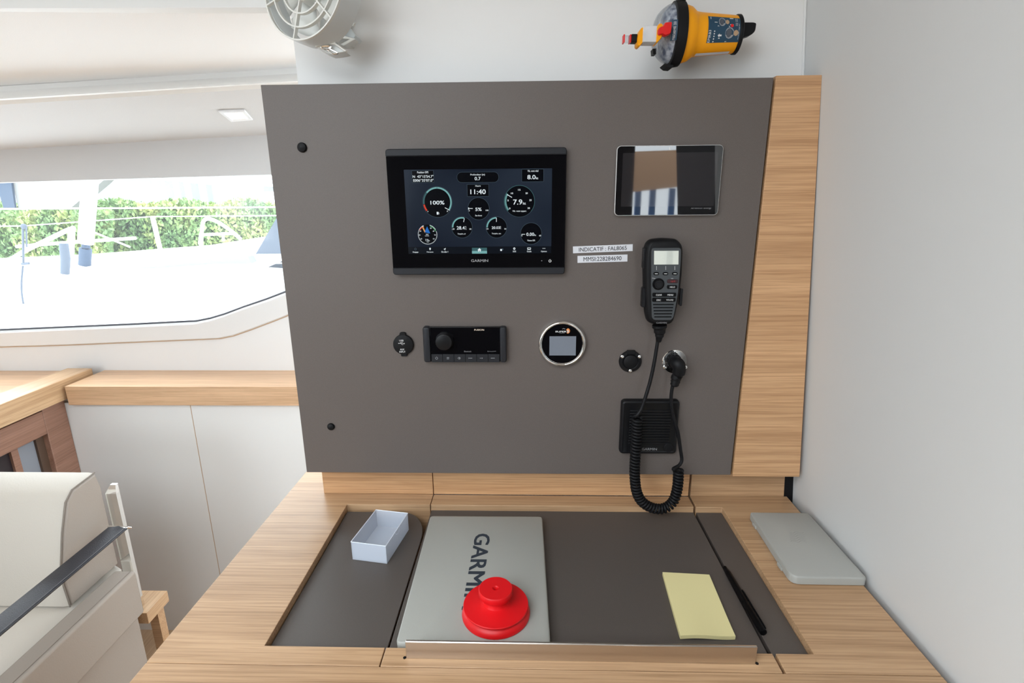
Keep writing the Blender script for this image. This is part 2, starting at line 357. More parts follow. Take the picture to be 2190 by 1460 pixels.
# wall behind the instrument panel
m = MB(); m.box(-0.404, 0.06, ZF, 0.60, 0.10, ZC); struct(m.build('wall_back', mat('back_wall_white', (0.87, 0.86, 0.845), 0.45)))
m = MB(); m.tube([(xw(1.5) - .002, 0.058, 1.5), (xw(ZC) - .002, 0.058, ZC)], 0.0022); struct(m.build('trim_3', WHITE))
# far (window) side, everything with its real edge heights
Y1 = 0.81
def hline(uv0, uv1, y, xs):
    a, b = PY(*uv0, y), PY(*uv1, y); return [a + (b - a) * ((x - a.x) / (b.x - a.x)) for x in xs]
XL, XR = -2.6, 0.6
wt = hline((0, 390), (580, 373), Y1, (XL, XR)); ft = hline((0, 320), (575, 288), Y1, (XL, XR))
m = MB()   # fascia above the glass
m.rings([[wt[0], wt[1], ft[1], ft[0]], [p + Vector((0, .05, 0)) for p in (wt[0], wt[1], ft[1], ft[0])]]); struct(m.build('trim_1', mat('fascia_lining', (0.62, 0.62, 0.625), 0.6)))
WB = [PY(u, v, Y1) for u, v in ((0, 707), (140, 701), (280, 695), (380, 690), (420, 688), (450, 682), (480, 673), (520, 658), (570, 641), (612, 625), (700, 592), (800, 556))]
WB = [WB[0] + (WB[0] - WB[1]) * 3.6] + WB
CR = [PY(u, v, Y1) for u, v in ((0, 741), (140, 737), (280, 731), (400, 726), (470, 723), (500, 717), (540, 703), (590, 684), (640, 664), (700, 640), (780, 608), (850, 580), (900, 560))]
CR = [CR[0] + (CR[0] - CR[1]) * 3.6] + CR
m = MB(); zf = ZF
for i in range(len(WB) - 1):
    a, b = WB[i], WB[i + 1]; A, B = Vector((a.x, Y1, zf)), Vector((b.x, Y1, zf)); o = Vector((0, .05, 0))
    m.rings([[a, b, B, A], [a + o, b + o, B + o, A + o]])
e = WB[-1]; top = wt[0] + (wt[1] - wt[0]) * ((e.x - XL) / (XR - XL))
m.box(e.x, Y1, ZF, XR, Y1 + .05, top.z + .01)
struct(m.build('wall_far', WHITEW, weld=True))
# raised frame band between the black seal and the crease
win = thing('window_1', WB[0] + Vector((0, 0, 0)), 'wide cabin window with pale frame above the oak shelf', 'window'); win['kind'] = 'structure'
m = MB(); N = len(WB); t = Vector((0, -.010, 0))
r0, r1, r2, r3 = [], [], [], []
for a, b in zip(WB, CR): r0.append(a + Vector((0, 0, -.004))); r1.append(a + Vector((0, -.014, -.008))); r2.append(b + Vector((0, -.010, .004))); r3.append(b + Vector((0, .0, -.002)))
P = r0 + r1 + r2 + r3; k = len(WB); F = []
for j in range(3):
    for i in range(k - 1): F.append((j * k + i, j * k + i + 1, (j + 1) * k + i + 1, (j + 1) * k + i))
m.add(P, F); m.build('window_frame', WHITEW, win, smooth=50)
m = MB(); m.tube([p + Vector((0, .004, .002)) for p in WB], 0.0042, 6); m.build('seal', SEAL, win)
m = MB(); m.tube([p + Vector((0, -.012, -.006)) for p in WB], 0.0030, 6); m.build('lip', OUTW, win)  # white tube stands in for the highlight on the frame's bevel
m = MB(); m.tube([p + Vector((0, -.002, -.001)) for p in CR], 0.0022, 6); m.build('joint', JOINT, win)
m = MB(); g = [p + Vector((0, .03, 0)) for p in WB]; gt = [Vector((p.x, Y1 + .03, wt[0].z + (wt[1].z - wt[0].z) * (p.x - XL) / (XR - XL) + .02)) for p in WB]
for i in range(len(g) - 1): m.quad(g[i], g[i + 1], gt[i + 1], gt[i])
m.build('pane', GLASS, win)
# ceiling pieces over the saloon (soft, tilted with the hull)
yb = 0.06
L3 = hline((0, 224), (555, 190), 0.40, (XL, -.10)); L3b = hline((0, 215), (555, 181), 0.388, (XL, -.10))
L4 = hline((0, 214), (555, 180), 0.385, (XL, -.10)); L4b = hline((0, 206), (634, 168), 0.365, (XL, -.10)); L5 = hline((0, 190), (632, 150), 0.40, (XL, -.10))
ftx = hline((0, 320), (575, 288), Y1, (XL, -.10)); U1 = hline((0, 14), (570, 11), yb + .002, (XL, -.10))
def slab(name, a, b, mt, th=.02, **k):
    m = MB(); n = (a[1] - a[0]).cross(b[0] - a[0]).normalized(); n = n if n.z > 0 else -n
    G = 16; V = []; F = []
    for o_ in (0, 1):
        for j in range(G + 1):
            for i in range(G + 1): V.append(a[0].lerp(a[1], i / G).lerp(b[0].lerp(b[1], i / G), j / G) + n * th * o_)
    q = (G + 1) ** 2
    for j in range(G):
        for i in range(G): c_ = j * (G + 1) + i; F += [(c_, c_ + 1, c_ + G + 2, c_ + G + 1), (q + c_, q + c_ + 1, q + c_ + G + 2, q + c_ + G + 1)]
    for i in range(G): F += [(i, i + 1, q + i + 1, q + i), (G * (G + 1) + i, G * (G + 1) + i + 1, q + G * (G + 1) + i + 1, q + G * (G + 1) + i), (i * (G + 1), (i + 1) * (G + 1), q + (i + 1) * (G + 1), q + i * (G + 1)), (i * (G + 1) + G, (i + 1) * (G + 1) + G, q + (i + 1) * (G + 1) + G, q + i * (G + 1) + G)]
    m.add(V, F); return m.build(name, mt, **k)
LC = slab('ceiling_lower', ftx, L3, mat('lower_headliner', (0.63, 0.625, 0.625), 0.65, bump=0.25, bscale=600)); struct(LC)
m = MB()
def strip(pts):
    P = []; F = []
    for i, (a, b) in enumerate(pts): P += [a, b]
    F = [(2 * i, 2 * i + 1, 2 * i + 3, 2 * i + 2) for i in range(len(pts) - 1)]; m.add(P, F)
up = Vector((0, 0, .03))
strip([L3, L3b]); strip([[p + up for p in L3b], L3b, L4, [p + up for p in L4]])
mid = [(p + q) / 2 + Vector((0, -.012, -.004)) for p, q in zip(L4, L4b)]
strip([L4, mid, L4b, L5, [p + up for p in L5]])
struct(m.build('trim_2', WHITE, smooth=60))
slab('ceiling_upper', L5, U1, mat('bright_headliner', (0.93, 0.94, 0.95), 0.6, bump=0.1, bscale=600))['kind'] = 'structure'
m = MB(); m.add([U1[0], U1[1], Vector((-.10, yb, ZC)), Vector((XL, yb, ZC)), U1[0] + Vector((0, .03, 0)), U1[1] + Vector((0, .03, 0)), Vector((-.10, yb + .03, ZC)), Vector((XL, yb + .03, ZC))], [(0, 1, 2, 3), (4, 5, 6, 7), (0, 1, 5, 4)])
m.v = [Vector((min(p.x, -.404), p.y, p.z)) for p in m.v]
struct(m.build('trim_4', WHITE))
# main ceiling with an unseen hatch opening added for fill light, floor, remaining walls
def holed(name, x0, y0, x1, y1, hx0, hy0, hx1, hy1, mk, mt):
    m = MB()
    for a in ((x0, y0, x1, hy0), (x0, hy1, x1, y1), (x0, hy0, hx0, hy1), (hx1, hy0, x1, hy1)): mk(m, a)
    return struct(m.build(name, mt))
YR, XRR = -3.3, 2.3
holed('ceiling', XL, YR, XRR, .06, -1.45, -2.35, -.05, -.95, lambda m, a: m.box(a[0], a[1], ZC, a[2], a[3], ZC + .05), VINYL)
m = MB(); m.box(XL, YR, ZF - .05, XRR, 1.0, ZF); struct(m.build('floor', DARKF))
holed('wall_left', YR, ZF, .86, ZC, -2.9, .95, -1.9, 1.65, lambda m, a: m.box(XL - .05, a[0], a[1], XL, a[2], a[3]), WHITE)
m = MB()
for a in ((XL, ZF, -2.4, ZC), (-2.4, ZF, -1.1, .80), (-2.4, 1.9, -1.1, ZC), (-1.1, ZF, .80, ZC), (.80, ZF, 1.20, .12), (.80, 1.95, 1.20, ZC), (1.20, ZF, XRR, ZC)): m.box(a[0], YR - .05, a[1], a[2], YR, a[3])
struct(m.build('wall_rear', DARKW))  # unseen; its left opening is added to light the panel from behind
holed('wall_starboard', YR, ZF, .10, ZC, -2.6, .5, -.5, 1.8, lambda m, a: m.box(XRR, a[0], a[1], XRR + .05, a[2], a[3]), WHITE)
m = MB(); m.box(.598, .06, ZF, XRR, .10, ZC); struct(m.build('wall_front', WHITE))
portal('fill_hatch_portal', (-.75, -1.65, ZC + .06), (0, 0, 0), 1.4, 1.4)
portal('left_window_portal', (XL - .06, -2.4, 1.3), (0, R(-90), 0), .7, 1.0)
portal('right_window_portal', (XRR + .06, -1.55, 1.15), (0, R(90), 0), 1.3, 2.1)
portal('door_portal', (1.0, YR - .06, 1.03), (R(90), 0, 0), .40, 1.83)
portal('rear_fill_portal', (-1.75, YR - .06, 1.35), (R(90), 0, 0), 1.3, 1.1)
portal('far_window_portal', (-1.2, Y1 + .05, 1.2), (R(-90), 0, 0), 2.8, .6)
# ceiling spot lamp, set into the lower ceiling
n_ = (ftx[1] - ftx[0]).cross(L3[0] - ftx[0]).normalized(); n_ = n_ if n_.z < 0 else -n_
def onceil(u, v): d = ray(u, v); return CAM + d * ((ftx[0] - CAM).dot(n_) / d.dot(n_))
q = [onceil(*p) for p in ((466, 236), (523, 234), (541, 254), (494, 258))]
c = sum(q, Vector()) / 4
lamp = thing('ceiling_lamp', c, 'square recessed spot lamp with white rim, lit, in low ceiling above window', 'lamp')
def quadring(q, s, h): return [c + (p - c) * s + n_ * h for p in q]
m = MB(); m.rings([quadring(q, 1.0, .0), quadring(q, .97, .004), quadring(q, .72, .004), quadring(q, .66, .001)], cap=False); m.build('rim', OUTW, lamp, smooth=20)
m = MB(); m.rings([quadring(q, .68, .0005), quadring(q, .68, .0015)]); m.build('diffuser', LAMP, lamp)

# oak shelf under the window
m = MB(); zs = .771
m.add([(-1.5, .64, zs - .065), (-1.5, .64, zs), (.55, .64, zs), (.55, .64, zs - .065), (-1.5, Y1 + .0, zs - .065), (-1.5, Y1, zs), (.55, Y1, zs), (.55, Y1, zs - .065)],
      [(0, 1, 2, 3), (4, 5, 6, 7), (0, 1, 5, 4), (1, 2, 6, 5), (2, 3, 7, 6), (3, 0, 4, 7)])
m.box(-2.55, -.6, zs - .03, -1.605, Y1, zs - .002)
tag(m.build('window_shelf', OAKS, origin=(-1, .7, zs - .065), bevel=.0015), 'long pale oak shelf running under the cabin window', 'shelf')
m = MB(); m.box(-1.60, -.6, .722, -1.512, .775, .790)
tag(m.build('oak_rail', OAKY, origin=(-1.55, .1, .722), bevel=.002), 'raised oak rail crossing the shelf at left and running toward the viewer', 'rail')
# white locker fronts under the shelf
lock = thing('locker_front', (-.9, .68, ZF), 'white locker front below the oak shelf, two tall panels with tan joint', 'cabinet')
s0, s1 = PY(405, 868, .66), PY(470, 1215, .66); xj = (s0.x + s1.x) / 2
m = MB(); m.box(-1.555, .66, ZF, xj - .0015, .68, .706); m.build('panel', WHITE, lock)
m = MB(); m.box(xj + .0015, .66, ZF, .55, .68, .706); m.build('panel', WHITE, lock)
m = MB(); m.box(xj - .0015, .6605, ZF, xj + .0015, .68, .706); m.build('joint', JOINT, lock)
# brown framed cabinet under the rail
cab = thing('side_cabinet', (-1.56, .2, ZF), 'rosy brown framed cabinet with dark glass door, under the oak rail at left edge', 'cabinet')
m = MB(); fx = lambda a, b, d: Vector((-1.56 + d, a, b))
m = MB(fx); m.box(.575, ZF, 0, .659, .718, .03); m.box(-.6, .635, 0, .575, .712, .03); m.box(-.6, ZF, 0, .575, .10, .03); m.box(-.6, .1, 0, -.53, .635, .03); m.build('frame', BROWN, cab, bevel=.002)
m = MB(fx); m.box(.548, .1, -.012, .575, .635, .012); m.build('inner_frame', mat('dark_brown_edge', (.10, .06, .04), .5), cab)
m = MB(fx); m.box(.49, .1, -.010, .548, .635, .004); m.build('grey_strip', mat('blue_grey_strip', (.27, .29, .33), .4), cab)
m = MB(fx); m.box(.468, .1, -.010, .49, .635, .008); m.build('mullion', BROWN, cab)
m = MB(fx); m.box(-.53, .1, -.010, .468, .635, .0); m.build('glass_door', mat('dark_glass_door', (.03, .022, .025), .15), cab)

# ================================================================== SOFA
sofa = thing('armchair', (-1.25, -.1, ZF), 'cream leather armchair with slim black armrest strap, lower left', 'armchair')
XS = -1.06
prof = [(.055, .44), (.052, .50), (.058, .55), (.080, .62), (.106, .682), (.130, .701), (.200, .707), (.208, .67), (.207, .44)]
m = MB(); P1 = [(y, z) for y, z in prof]
rs = []
for x, k in ((XS + .000, .006), (XS - .006, .0015), (XS - .02, 0), (-1.3, 0), (-1.49, 0), (-1.5, .006)):
    rs.append([Vector((x, y, z)) for y, z in inset(P1, k)])
m.rings(rs, mi=0); m.m[-2] = 1
m.m = [0] * len(m.m)
for i, f in enumerate(m.f):
    if all(m.v[j].x > XS - .007 for j in f): m.m[i] = 1
back = m.build('back_cushion', [LEATH, LEATHS], sofa, smooth=50)
m = MB(); m.tube([Vector((XS - .004, y, z)) for y, z in prof[:7]], .0016, 6); m.build('piping', STITCH, back)
m = MB(); rs = []
for x, k in ((-1.047, .02), (-1.052, .006), (-1.07, 0), (-1.5, 0)): rs.append([Vector((x, y, z)) for y, z in inset([(-.75, .30), (-.75, .425), (-.73, .436), (.205, .436), (.205, .30)], k)])
m.rings(rs); m.build('seat_cushion', LEATH, sofa, smooth=50)
m = MB(); m.box(-1.043, -.78, .325, -.989, .170, .450); arm = m.build('arm', [LEATHS], sofa, bevel=.006, seg=3)
m = MB(); m.tube([(-.999, -.77, .4505), (-.999, .165, .4505)], .0008, 5); m.tube([(-.993, .1703, .44), (-.993, .1703, .33)], .0008, 5); m.build('stitching', STITCH, arm)
m = MB(); m.box(-1.5, -.74, ZF, -1.012, .17, .325); m.build('base', LEATHS, sofa)
m = MB()
P = []
sl = catmull([(-1.013, -.75, .569), (-1.013, -.3, .566), (-1.013, .0, .567), (-1.011, .13, .570), (-1.009, .172, .572)], 8)
m.rings([[p + Vector((-.024, 0, .003)), p + Vector((0, 0, .0045)), p + Vector((.023, 0, 0)), p + Vector((.022, 0, -.003)), p + Vector((0, 0, 0)), p + Vector((-.024, 0, -.001))] for p in sl])
strap = m.build('arm_strap', BLEATH, sofa, smooth=60)
m = MB(); m.tube([p + Vector((.0185, 0, .0022)) for p in sl], .0007, 5); m.build('stitching', mat('grey_thread', (.12, .12, .13), .6), strap)
m = MB(); m.tube([(-1.036, .172, .575), (-.986, .172, .572), (-.983, .176, .569), (-.986, .181, .566), (-1.036, .181, .568)], .0028, 8); m.build('strap_loop', CHR, sofa)
m = MB(); m.rings([[Vector(p) for p in ((-1.062, .214, z), (-1.034, .214, z), (-1.034, .226, z), (-1.062, .226, z))] for z in (.30, .640)])
m.rings([[Vector(p) for p in ((-1.062, .214, .640), (-1.034, .214, .640), (-1.034, .226, .640), (-1.062, .226, .640))], [Vector(p) for p in ((-1.060, .232, .655), (-1.046, .232, .655), (-1.046, .240, .655), (-1.060, .240, .655))]])
m.build('arm_post', CHR, sofa)
m = MB(); m.box(-1.085, .193, .266, -1.005, .277, .300); m.build('side_ledge', OAKY, sofa, bevel=.001)
m = MB(); m.box(-1.045, .245, ZF, -1.020, .270, .266); m.build('ledge_leg', OAKX, sofa)

# ================================================================== DESK
ZD = .75
desk = thing('chart_table', (0, -.15, ZF), 'oak chart table with sunken grey top, filling the bottom of the view', 'desk')
m = MB()
XG0, XG1 = -.1975, .3353       # joints left and right of the lid
xl = lambda y: -.506 + (y - .13) * .018
mR = MB(); gl, gr = XG0 - .0008, XG1 + .0022
m.prism([(xl(-.387), -.3885), (gl, -.3885), (gl, -.3575), (-.368, -.3575), (-.368, 0), (gl, 0), (gl, .16), (xl(.16), .16)], .660, ZD)
mR.prism([(gr, -.3885), (.536, -.3885), (.536, .16), (gr, .16), (gr, 0), (.389, 0), (.389, -.3575), (gr, -.3575)], .660, ZD)
m.box(-.369, -.358, .645, XG0, .001, .66); mR.box(gr, -.358, .645, .39, .001, .66)
m.build('table_top', OAKX, desk, bevel=.0008)
m = mR; m.build('table_top', OAKX, desk, bevel=.0008)
m = MB(); m.prism([(xl(-.46), -.465), (.536, -.465), (.536, -.3895), (xl(-.39), -.3895)], .695, ZD); m.build('front_edge', OAKX, desk, bevel=.0008)
m = MB(); m.box(-.4305, .040, ZD + .0005, XG0 - .0008, .0575, .821); m.build('upstand', OAKV, desk, bevel=.0006)  # brighter, more saturated oak: the warm light on this face is in its colour
m = MB(); m.add([(XG1 + .0022, .04, ZD + .0005), (.529, .04, ZD + .0005), (.524, .04, .819), (XG1 + .0022, .04, .819), (XG1 + .0022, .0575, ZD + .0005), (.529, .0575, ZD + .0005), (.524, .0575, .819), (XG1 + .0022, .0575, .819)],
    [(0, 1, 2, 3), (4, 5, 6, 7), (0, 1, 5, 4), (1, 2, 6, 5), (2, 3, 7, 6), (3, 0, 4, 7)]); m.build('upstand', OAKX, desk, bevel=.0006)
m = MB(); m.box(-.49, -.44, ZF, .52, .05, .655); m.build('pedestal', OAKV, desk)
m = MB(); m.box(.430, .0420, .70, .562, .0595, .870); m.box(.5365, -.46, .60, .552, .0415, .705); m.build('gap_shade', BLKM, desk)  # black boxes put into the wall gaps in place of their shadow
# hinged lid in the middle
m = MB(); m.box(XG0 + .0008, .0, .715, XG1 - .0022, .039, ZD); m.box(XG0 + .0008, .0395, ZD + .0005, XG1 - .0022, .0575, .821, 1)
m.box(XG0 + .0008, -.3885, .715, XG1 - .0022, -.3575, ZD); m.box(XG0 + .0008, -.3575, .70, XG1 - .0022, 0, .734)
lid = m.build('lid', [OAKX, OAKV], desk, bevel=.0008)  # second oak on the upstand piece is brightened for the same warm light
m = MB(); m.box(XG0 + .0018, -.3573, .7342, XG1 - .0024, -.0002, .738); m.build('lid_mat', MATG, lid, bevel=.0006)
# mats of the two outer trays
ml = [(-.3662, -.357), (XG0 - .0012, -.357), (XG0 - .0012, -.092)]
for i in range(1, 9):
    t = R(90 * i / 8); ml.append((XG0 - .0012 - .055 * (1 - math.cos(t)), -.092 + .084 * math.sin(t)))
ml.append((-.3662, -.008))
m = MB(); m.prism(ml, .7335, .738); m.build('tray_mat', MATG, desk, bevel=.0006)
m = MB(); m.prism(ml, .70, .7335) if False else m.box(-.366, -.357, .68, -.30, -.01, .7334); m.build('tray_support', BLKM, desk)
m = MB(); m.box(XG1 + .003, -.357, .68, .3885, -.001, .738); m.build('tray_mat', MATG, desk, bevel=.0006)
# steel fiddle rail on the lid front
m = MB(); yr = -.3745
m.box(-.1645, yr - .0012, ZD, .3030, yr, .7775)
m.box(-.1645, yr, .7758, .3030, yr + .003, .7775)
rail = m.build('fiddle_rail', STEEL, lid, bevel=.0006)
for x in (-.167, .3055): m = MB(); m.turn((x, yr), [(.0022, ZD - .001), (.0022, ZD + .0006)], n=12); m.build('pin_hole', BLK, lid)

# ================================================================== INSTRUMENT PANEL
pan = thing('instrument_console', (0, 0, .822), 'large taupe grey laminate panel that carries the navigation instruments', 'panel')
m = MB(fpanel); m.box(-.4438, .8215, -.020, .3990, 1.5360, -.0003); m.build('board', GREYL, pan, bevel=.0008)
m = MB(fpanel); m.box(-.400, .824, -.058, .3985, 1.532, -.020); m.build('backing', BLKM, pan)
for (u, v, r) in ((645, 315, .0082), (707, 913, .0072)):
    c = PA(u, v, .003); m = MB(fpanel); m.turn(c, [(r, 0), (r, .002), (r * .85, .004), (r * .4, .0052), (.0004, .0055)], n=28); m.build('screw_cap', BLKM, pan)
m = MB(fpanel); q = [(.4025, .8190), (.5325, .8190), (.4752, 1.5385), (.4025, 1.5385)]; m.prism(q, -.020, .001)
tag(m.build('oak_board', OAKV, origin=(.46, .02, .819), bevel=.0008), 'upright oak board tapering upward between the grey panel and white side wall', 'board')

# ---- chartplotter
K = crop(820, 300, 4.866); D0 = .0135
plo = thing('chartplotter', (*[(-.085), 0], 1.22), 'large black marine chartplotter, its lit screen shows round gauges and 11:40', 'chartplotter')
a0, b0, a1, b1 = boxpx(K, 62, 80, 1898, 1396, .010)
m = MB(fpanel); m.rloft(rrect(a0, b0, a1, b1, .007), [(0, 0), (.009, 0), (.0105, .0008)]); m.build('housing', BLK, plo)
bt = K(980, 160, D0)[1]; bb = K(980, 1322, D0)[1]
def half(a0, b0, a1, b1, r, topside):
    return rpoly([(a0, b0), (a1, b0), (a1, b1), (a0, b1)], [.0016, .0016, r, r] if topside else [r, r, .0016, .0016], 5)
m = MB(fpanel); m.rloft(half(a0 + .0005, bt + .0004, a1 - .0005, b1 - .0005, .006, True), [(.0105, 0), (.0128, 0), (.0142, .0012)]); m.build('top_trim', BLKT, plo)
m = MB(fpanel); m.rloft(half(a0 + .0005, b0 + .0005, a1 - .0005, bb - .0004, .006, False), [(.0105, 0), (.0128, 0), (.0142, .0012)]); m.build('bottom_trim', BLKT, plo)
m = MB(fpanel); m.box(a0 + .001, bb, .0105, a1 - .001, bt, D0); m.build('front_glass', GLB, plo, bevel=.0004)
s = boxpx(K, 237, 298, 1751, 1178, D0); d1 = D0 + .0002
m = MB(fpanel); m.box(s[0], s[1], D0 - .0004, s[2], s[3], d1); scr = m.build('display', EBG, plo)
# everything shown on the screen
mats_ = [EW, ET, ETD, EG, ER, EO, EB, EK, EGR, EBAR]
m = MB(fpanel); d2 = d1 + .00012; d3 = d2 + .00010; d4 = d3 + .0001
px = 1 / 4.866 / 1257
k2 = lambda x, y: K(x, y, D0)
def T(t, x0, y0, x1, y1, mi=0, bold=.012): m.text(t, tbox(K, x0, y0, x1, y1, D0), d4, mi, bold)
q = boxpx(K, 246, 1105, 1748, 1178, D0); m.flat([(s[0], s[1]), (s[2], s[1]), (s[2], q[3]), (s[0], q[3])], d2, 9)
q = boxpx(K, 922, 1117, 1078, 1178, D0); m.flat([(q[0], q[1]), (q[2], q[1]), (q[2], q[3]), (q[0], q[3])], d3, 2)
q2 = boxpx(K, 922, 1150, 1078, 1178, D0); m.flat([(q2[0], q2[1]), (q2[2], q2[1]), (q2[2], q2[3]), (q2[0], q2[3])], d3 + .00003, 1)
def frame_(x0, y0, x1, y1, r=0.0, fill=7):
    b = boxpx(K, x0, y0, x1, y1, D0); po = rrect(*b, max(r, .0003)); m.flat(po, d2, fill); pi = po + [po[0]]
    m.line(pi, .00042, d3, 3)
frame_(297, 315, 523, 440); frame_(1440, 300, 1667, 430); frame_(872, 458, 1097, 583); frame_(765, 330, 1200, 438, .0080)
T('Position GPS', 352, 322, 468, 343); T("N  43°15'54.7\"", 305, 362, 521, 390); T("E006°35'07.0\"", 311, 402, 521, 430)
T('Profondeur (m)', 905, 347, 1056, 370); T('0.7', 950, 380, 1012, 415)
T('Vit. vent réel', 1500, 308, 1612, 328); T('8.0', 1498, 360, 1583, 405); T('kt', 1587, 380, 1611, 405)
T('Heure', 957, 466, 1012, 482); T('11:40', 905, 510, 1065, 560)
def gauge(cx, cy, r, inner=.55):
    c = k2(cx, cy); R_ = r * px
    m.disc(c, R_, d2, 7, 48); m.arc(c, R_ - .0005, R_, 0, 360, d3, 3, 48); m.arc(c, R_ * inner - .0003, R_ * inner, 20, 160, d3, 9, 16)
    return c, R_
c, r = gauge(562, 642, 158)
m.arc(c, r * .86, r * .96, 217, 190, d4, 4); m.arc(c, r * .86, r * .96, 188, 140, d4, 2); m.arc(c, r * .86, r * .96, 139, 90, d4, 1); m.arc(c, r * .86, r * .96, 89, -33, d4, 1)
m.line([k2(640, 700), k2(690, 728)], .0010, d4 + .0001, 0)
T('100%', 490, 628, 635, 668); T('V', 457, 734, 470, 748); T('P', 662, 731, 674, 746)
q = boxpx(K, 555, 744, 572, 772, D0); m.flat([(q[0], q[1]), (q[2], q[1]), (q[2], q[3]), (q[0], q[3])], d4, 0); m.line([k2(572, 748), k2(579, 754), k2(579, 770)], .0006, d4, 0)
c, r = gauge(1415, 634, 162)
m.arc(c, r * .97, r * 1.0, -40, 220, d4, 2, 40)
for i in range(14): m.arc(c, r * .84, r * .95, 217 - i * 5.0, 213.4 - i * 5.0, d4, 1, 2)
m.line([k2(1287, 564), k2(1338, 594)], .0011, d4 + .0001, 0)
for t_, x, y in (('0', 1315, 708), ('5', 1297, 625), ('10', 1338, 551), ('15', 1414, 515), ('20', 1490, 550), ('25', 1530, 622), ('30', 1512, 705)):
    w = 7 if len(t_) == 1 else 12; T(t_, x - w, y - 9, x + w, y + 9)
T('7.9', 1350, 615, 1445, 668); T('kt', 1452, 642, 1482, 668); T('Vit. vent appar.', 1343, 727, 1490, 748)
c, r = gauge(990, 712, 115); T('5%', 957, 700, 1022, 735); T('Eau douce', 957, 774, 1025, 789); T('0', 888, 725, 899, 739); T('100', 1064, 721, 1093, 735)
m.line([k2(885, 709), k2(930, 709)], .0009, d4, 0); m.line([k2(887, 699), k2(887, 720)], .0014, d4, 0)
c, r = gauge(818, 905, 112); m.arc(c, r * .82, r * .95, 180, 75, d4, 1); m.line([k2(843, 812), k2(835, 850)], .0009, d4 + .0001, 0)
T('28.4', 763, 893, 846, 928); T('°', 852, 893, 861, 903); T('C', 852, 910, 865, 928); T('-20', 713, 915, 740, 930); T('50', 895, 915, 915, 930); T('Tempéra. air', 772, 965, 858, 983)
c, r = gauge(1177, 905, 112); m.arc(c, r * .82, r * .95, 180, 90, d4, 1); m.line([k2(1176, 806), k2(1176, 848)], .0009, d4 + .0001, 0)
T('20.03', 1127, 895, 1212, 922); T('°', 1215, 893, 1223, 903); T('C', 1215, 908, 1225, 922); T('10', 1073, 914, 1093, 928); T('30', 1258, 914, 1278, 928); T('Tempéra. eau', 1128, 962, 1223, 980)
c, r = gauge(1537, 970, 114); T('0.00', 1488, 960, 1568, 994); T('kt', 1571, 977, 1588, 994); T('0', 1435, 983, 1446, 998); T('60', 1620, 983, 1640, 998); T('Vitesse GPS', 1497, 1033, 1578, 1049)
m.line([k2(1437, 977), k2(1474, 977)], .0009, d4, 0)
c = k2(460, 980); r = 104 * px; m.disc(c, r, d2, 7, 40)
for i in range(64):
    a = i * 360 / 64
    if 20 < a < 150: continue
    m.arc(c, r * .92, r, a, a + 2.6, d4, 0, 1)
m.arc(c, r * .86, r * .96, 150, 118, d4, 4); m.arc(c, r * .86, r * .96, 72, 22, d4, 8)
m.arc(c, r * .96, r, 112, 150, d4, 0); m.arc(c, r * .96, r, 30, 75, d4, 0)
m.flat([k2(400, 900), k2(412, 890), k2(440, 952), k2(430, 960)], d4, 5); m.flat([k2(455, 895), k2(488, 968), k2(455, 962), k2(428, 955)], d4, 6)
for t_, x, y in (('30', 412, 893), ('60', 386, 944), ('90', 377, 985), ('120', 395, 1024), ('30', 493, 914), ('60', 522, 944), ('90', 537, 984), ('120', 524, 1024)): T(t_, x - 8, y - 6, x + 8, y + 6)
T('0.0', 443, 972, 468, 984); T('noeuds', 433, 988, 475, 997); T('7.9', 437, 1027, 467, 1048); T('kt', 469, 1036, 483, 1048); T('VVA', 450, 1053, 474, 1062)
for t_, x0, y0, x1, y1 in (('Engage', 307, 1155, 365, 1172), ('Marques', 452, 1155, 520, 1170), ('Où aller ?', 603, 1151, 675, 1168), ('SOS', 1347, 1147, 1380, 1163), ('Outils', 1493, 1147, 1540, 1163), ('Options', 1640, 1147, 1700, 1166)): T(t_, x0, y0, x1, y1)
c = k2(334, 1131); m.arc(c, 8 * px, 12 * px, 0, 360, d4, 3, 16)
c = k2(486, 1126); m.disc(c, 9 * px, d4, 0, 14); m.flat([k2(478, 1130), k2(494, 1130), k2(486, 1145)], d4, 0)
m.flat([k2(625, 1132), k2(650, 1119), k2(640, 1146), k2(636, 1134)], d4, 0)
m.flat([k2(979, 1141), k2(1000, 1120), k2(1020, 1141)], d4 + .0001, 0); m.flat([k2(986, 1141), k2(1013, 1141), k2(1013, 1158), k2(1004, 1158), k2(1004, 1146), k2(995, 1146), k2(995, 1158), k2(986, 1158)], d4 + .0001, 0)
m.flat([k2(1216, 1130), k2(1234, 1130), k2(1234, 1150), k2(1216, 1150)], d4, 0); m.disc(k2(1240, 1134), 9 * px, d4, 3, 14)
m.arc(k2(1362, 1126), 5 * px, 12 * px, 0, 360, d4, 0, 16); m.line([k2(1500, 1117), k2(1532, 1117), k2(1532, 1134), k2(1500, 1134), k2(1500, 1117)], .0008, d4, 0); m.line([k2(1500, 1134), k2(1532, 1134)], .0014, d4, 0)
for x in (1659, 1670, 1681): m.disc(k2(x, 1124), 3.5 * px, d4, 0, 8)
m.build('screen_graphics', mats_, scr, smooth=0)
m = MB(fpanel); m.text('GARMIN', tbox(K, 912, 1238, 1090, 1265, D0), D0 + .0003, 0, .01); m.build('brand_lettering', mat('silver_print', (.34, .34, .35), .4), plo, smooth=0)
m = MB(fpanel); c = k2(1733, 1254); m.arc(c, 10 * px, 15 * px, 125, 415, D0 + .0003, 0); m.line([(c[0], c[1] + 4 * px), (c[0], c[1] + 18 * px)], 4.5 * px, D0 + .0003, 0); m.build('power_symbol', mat('bright_print', (.8, .8, .8), .4), plo, smooth=0)
m = MB(fpanel); m.disc(k2(1647, 1252), 6 * px, D0 + .0003, 0, 12); m.build('light_sensor', TXG, plo, smooth=0)

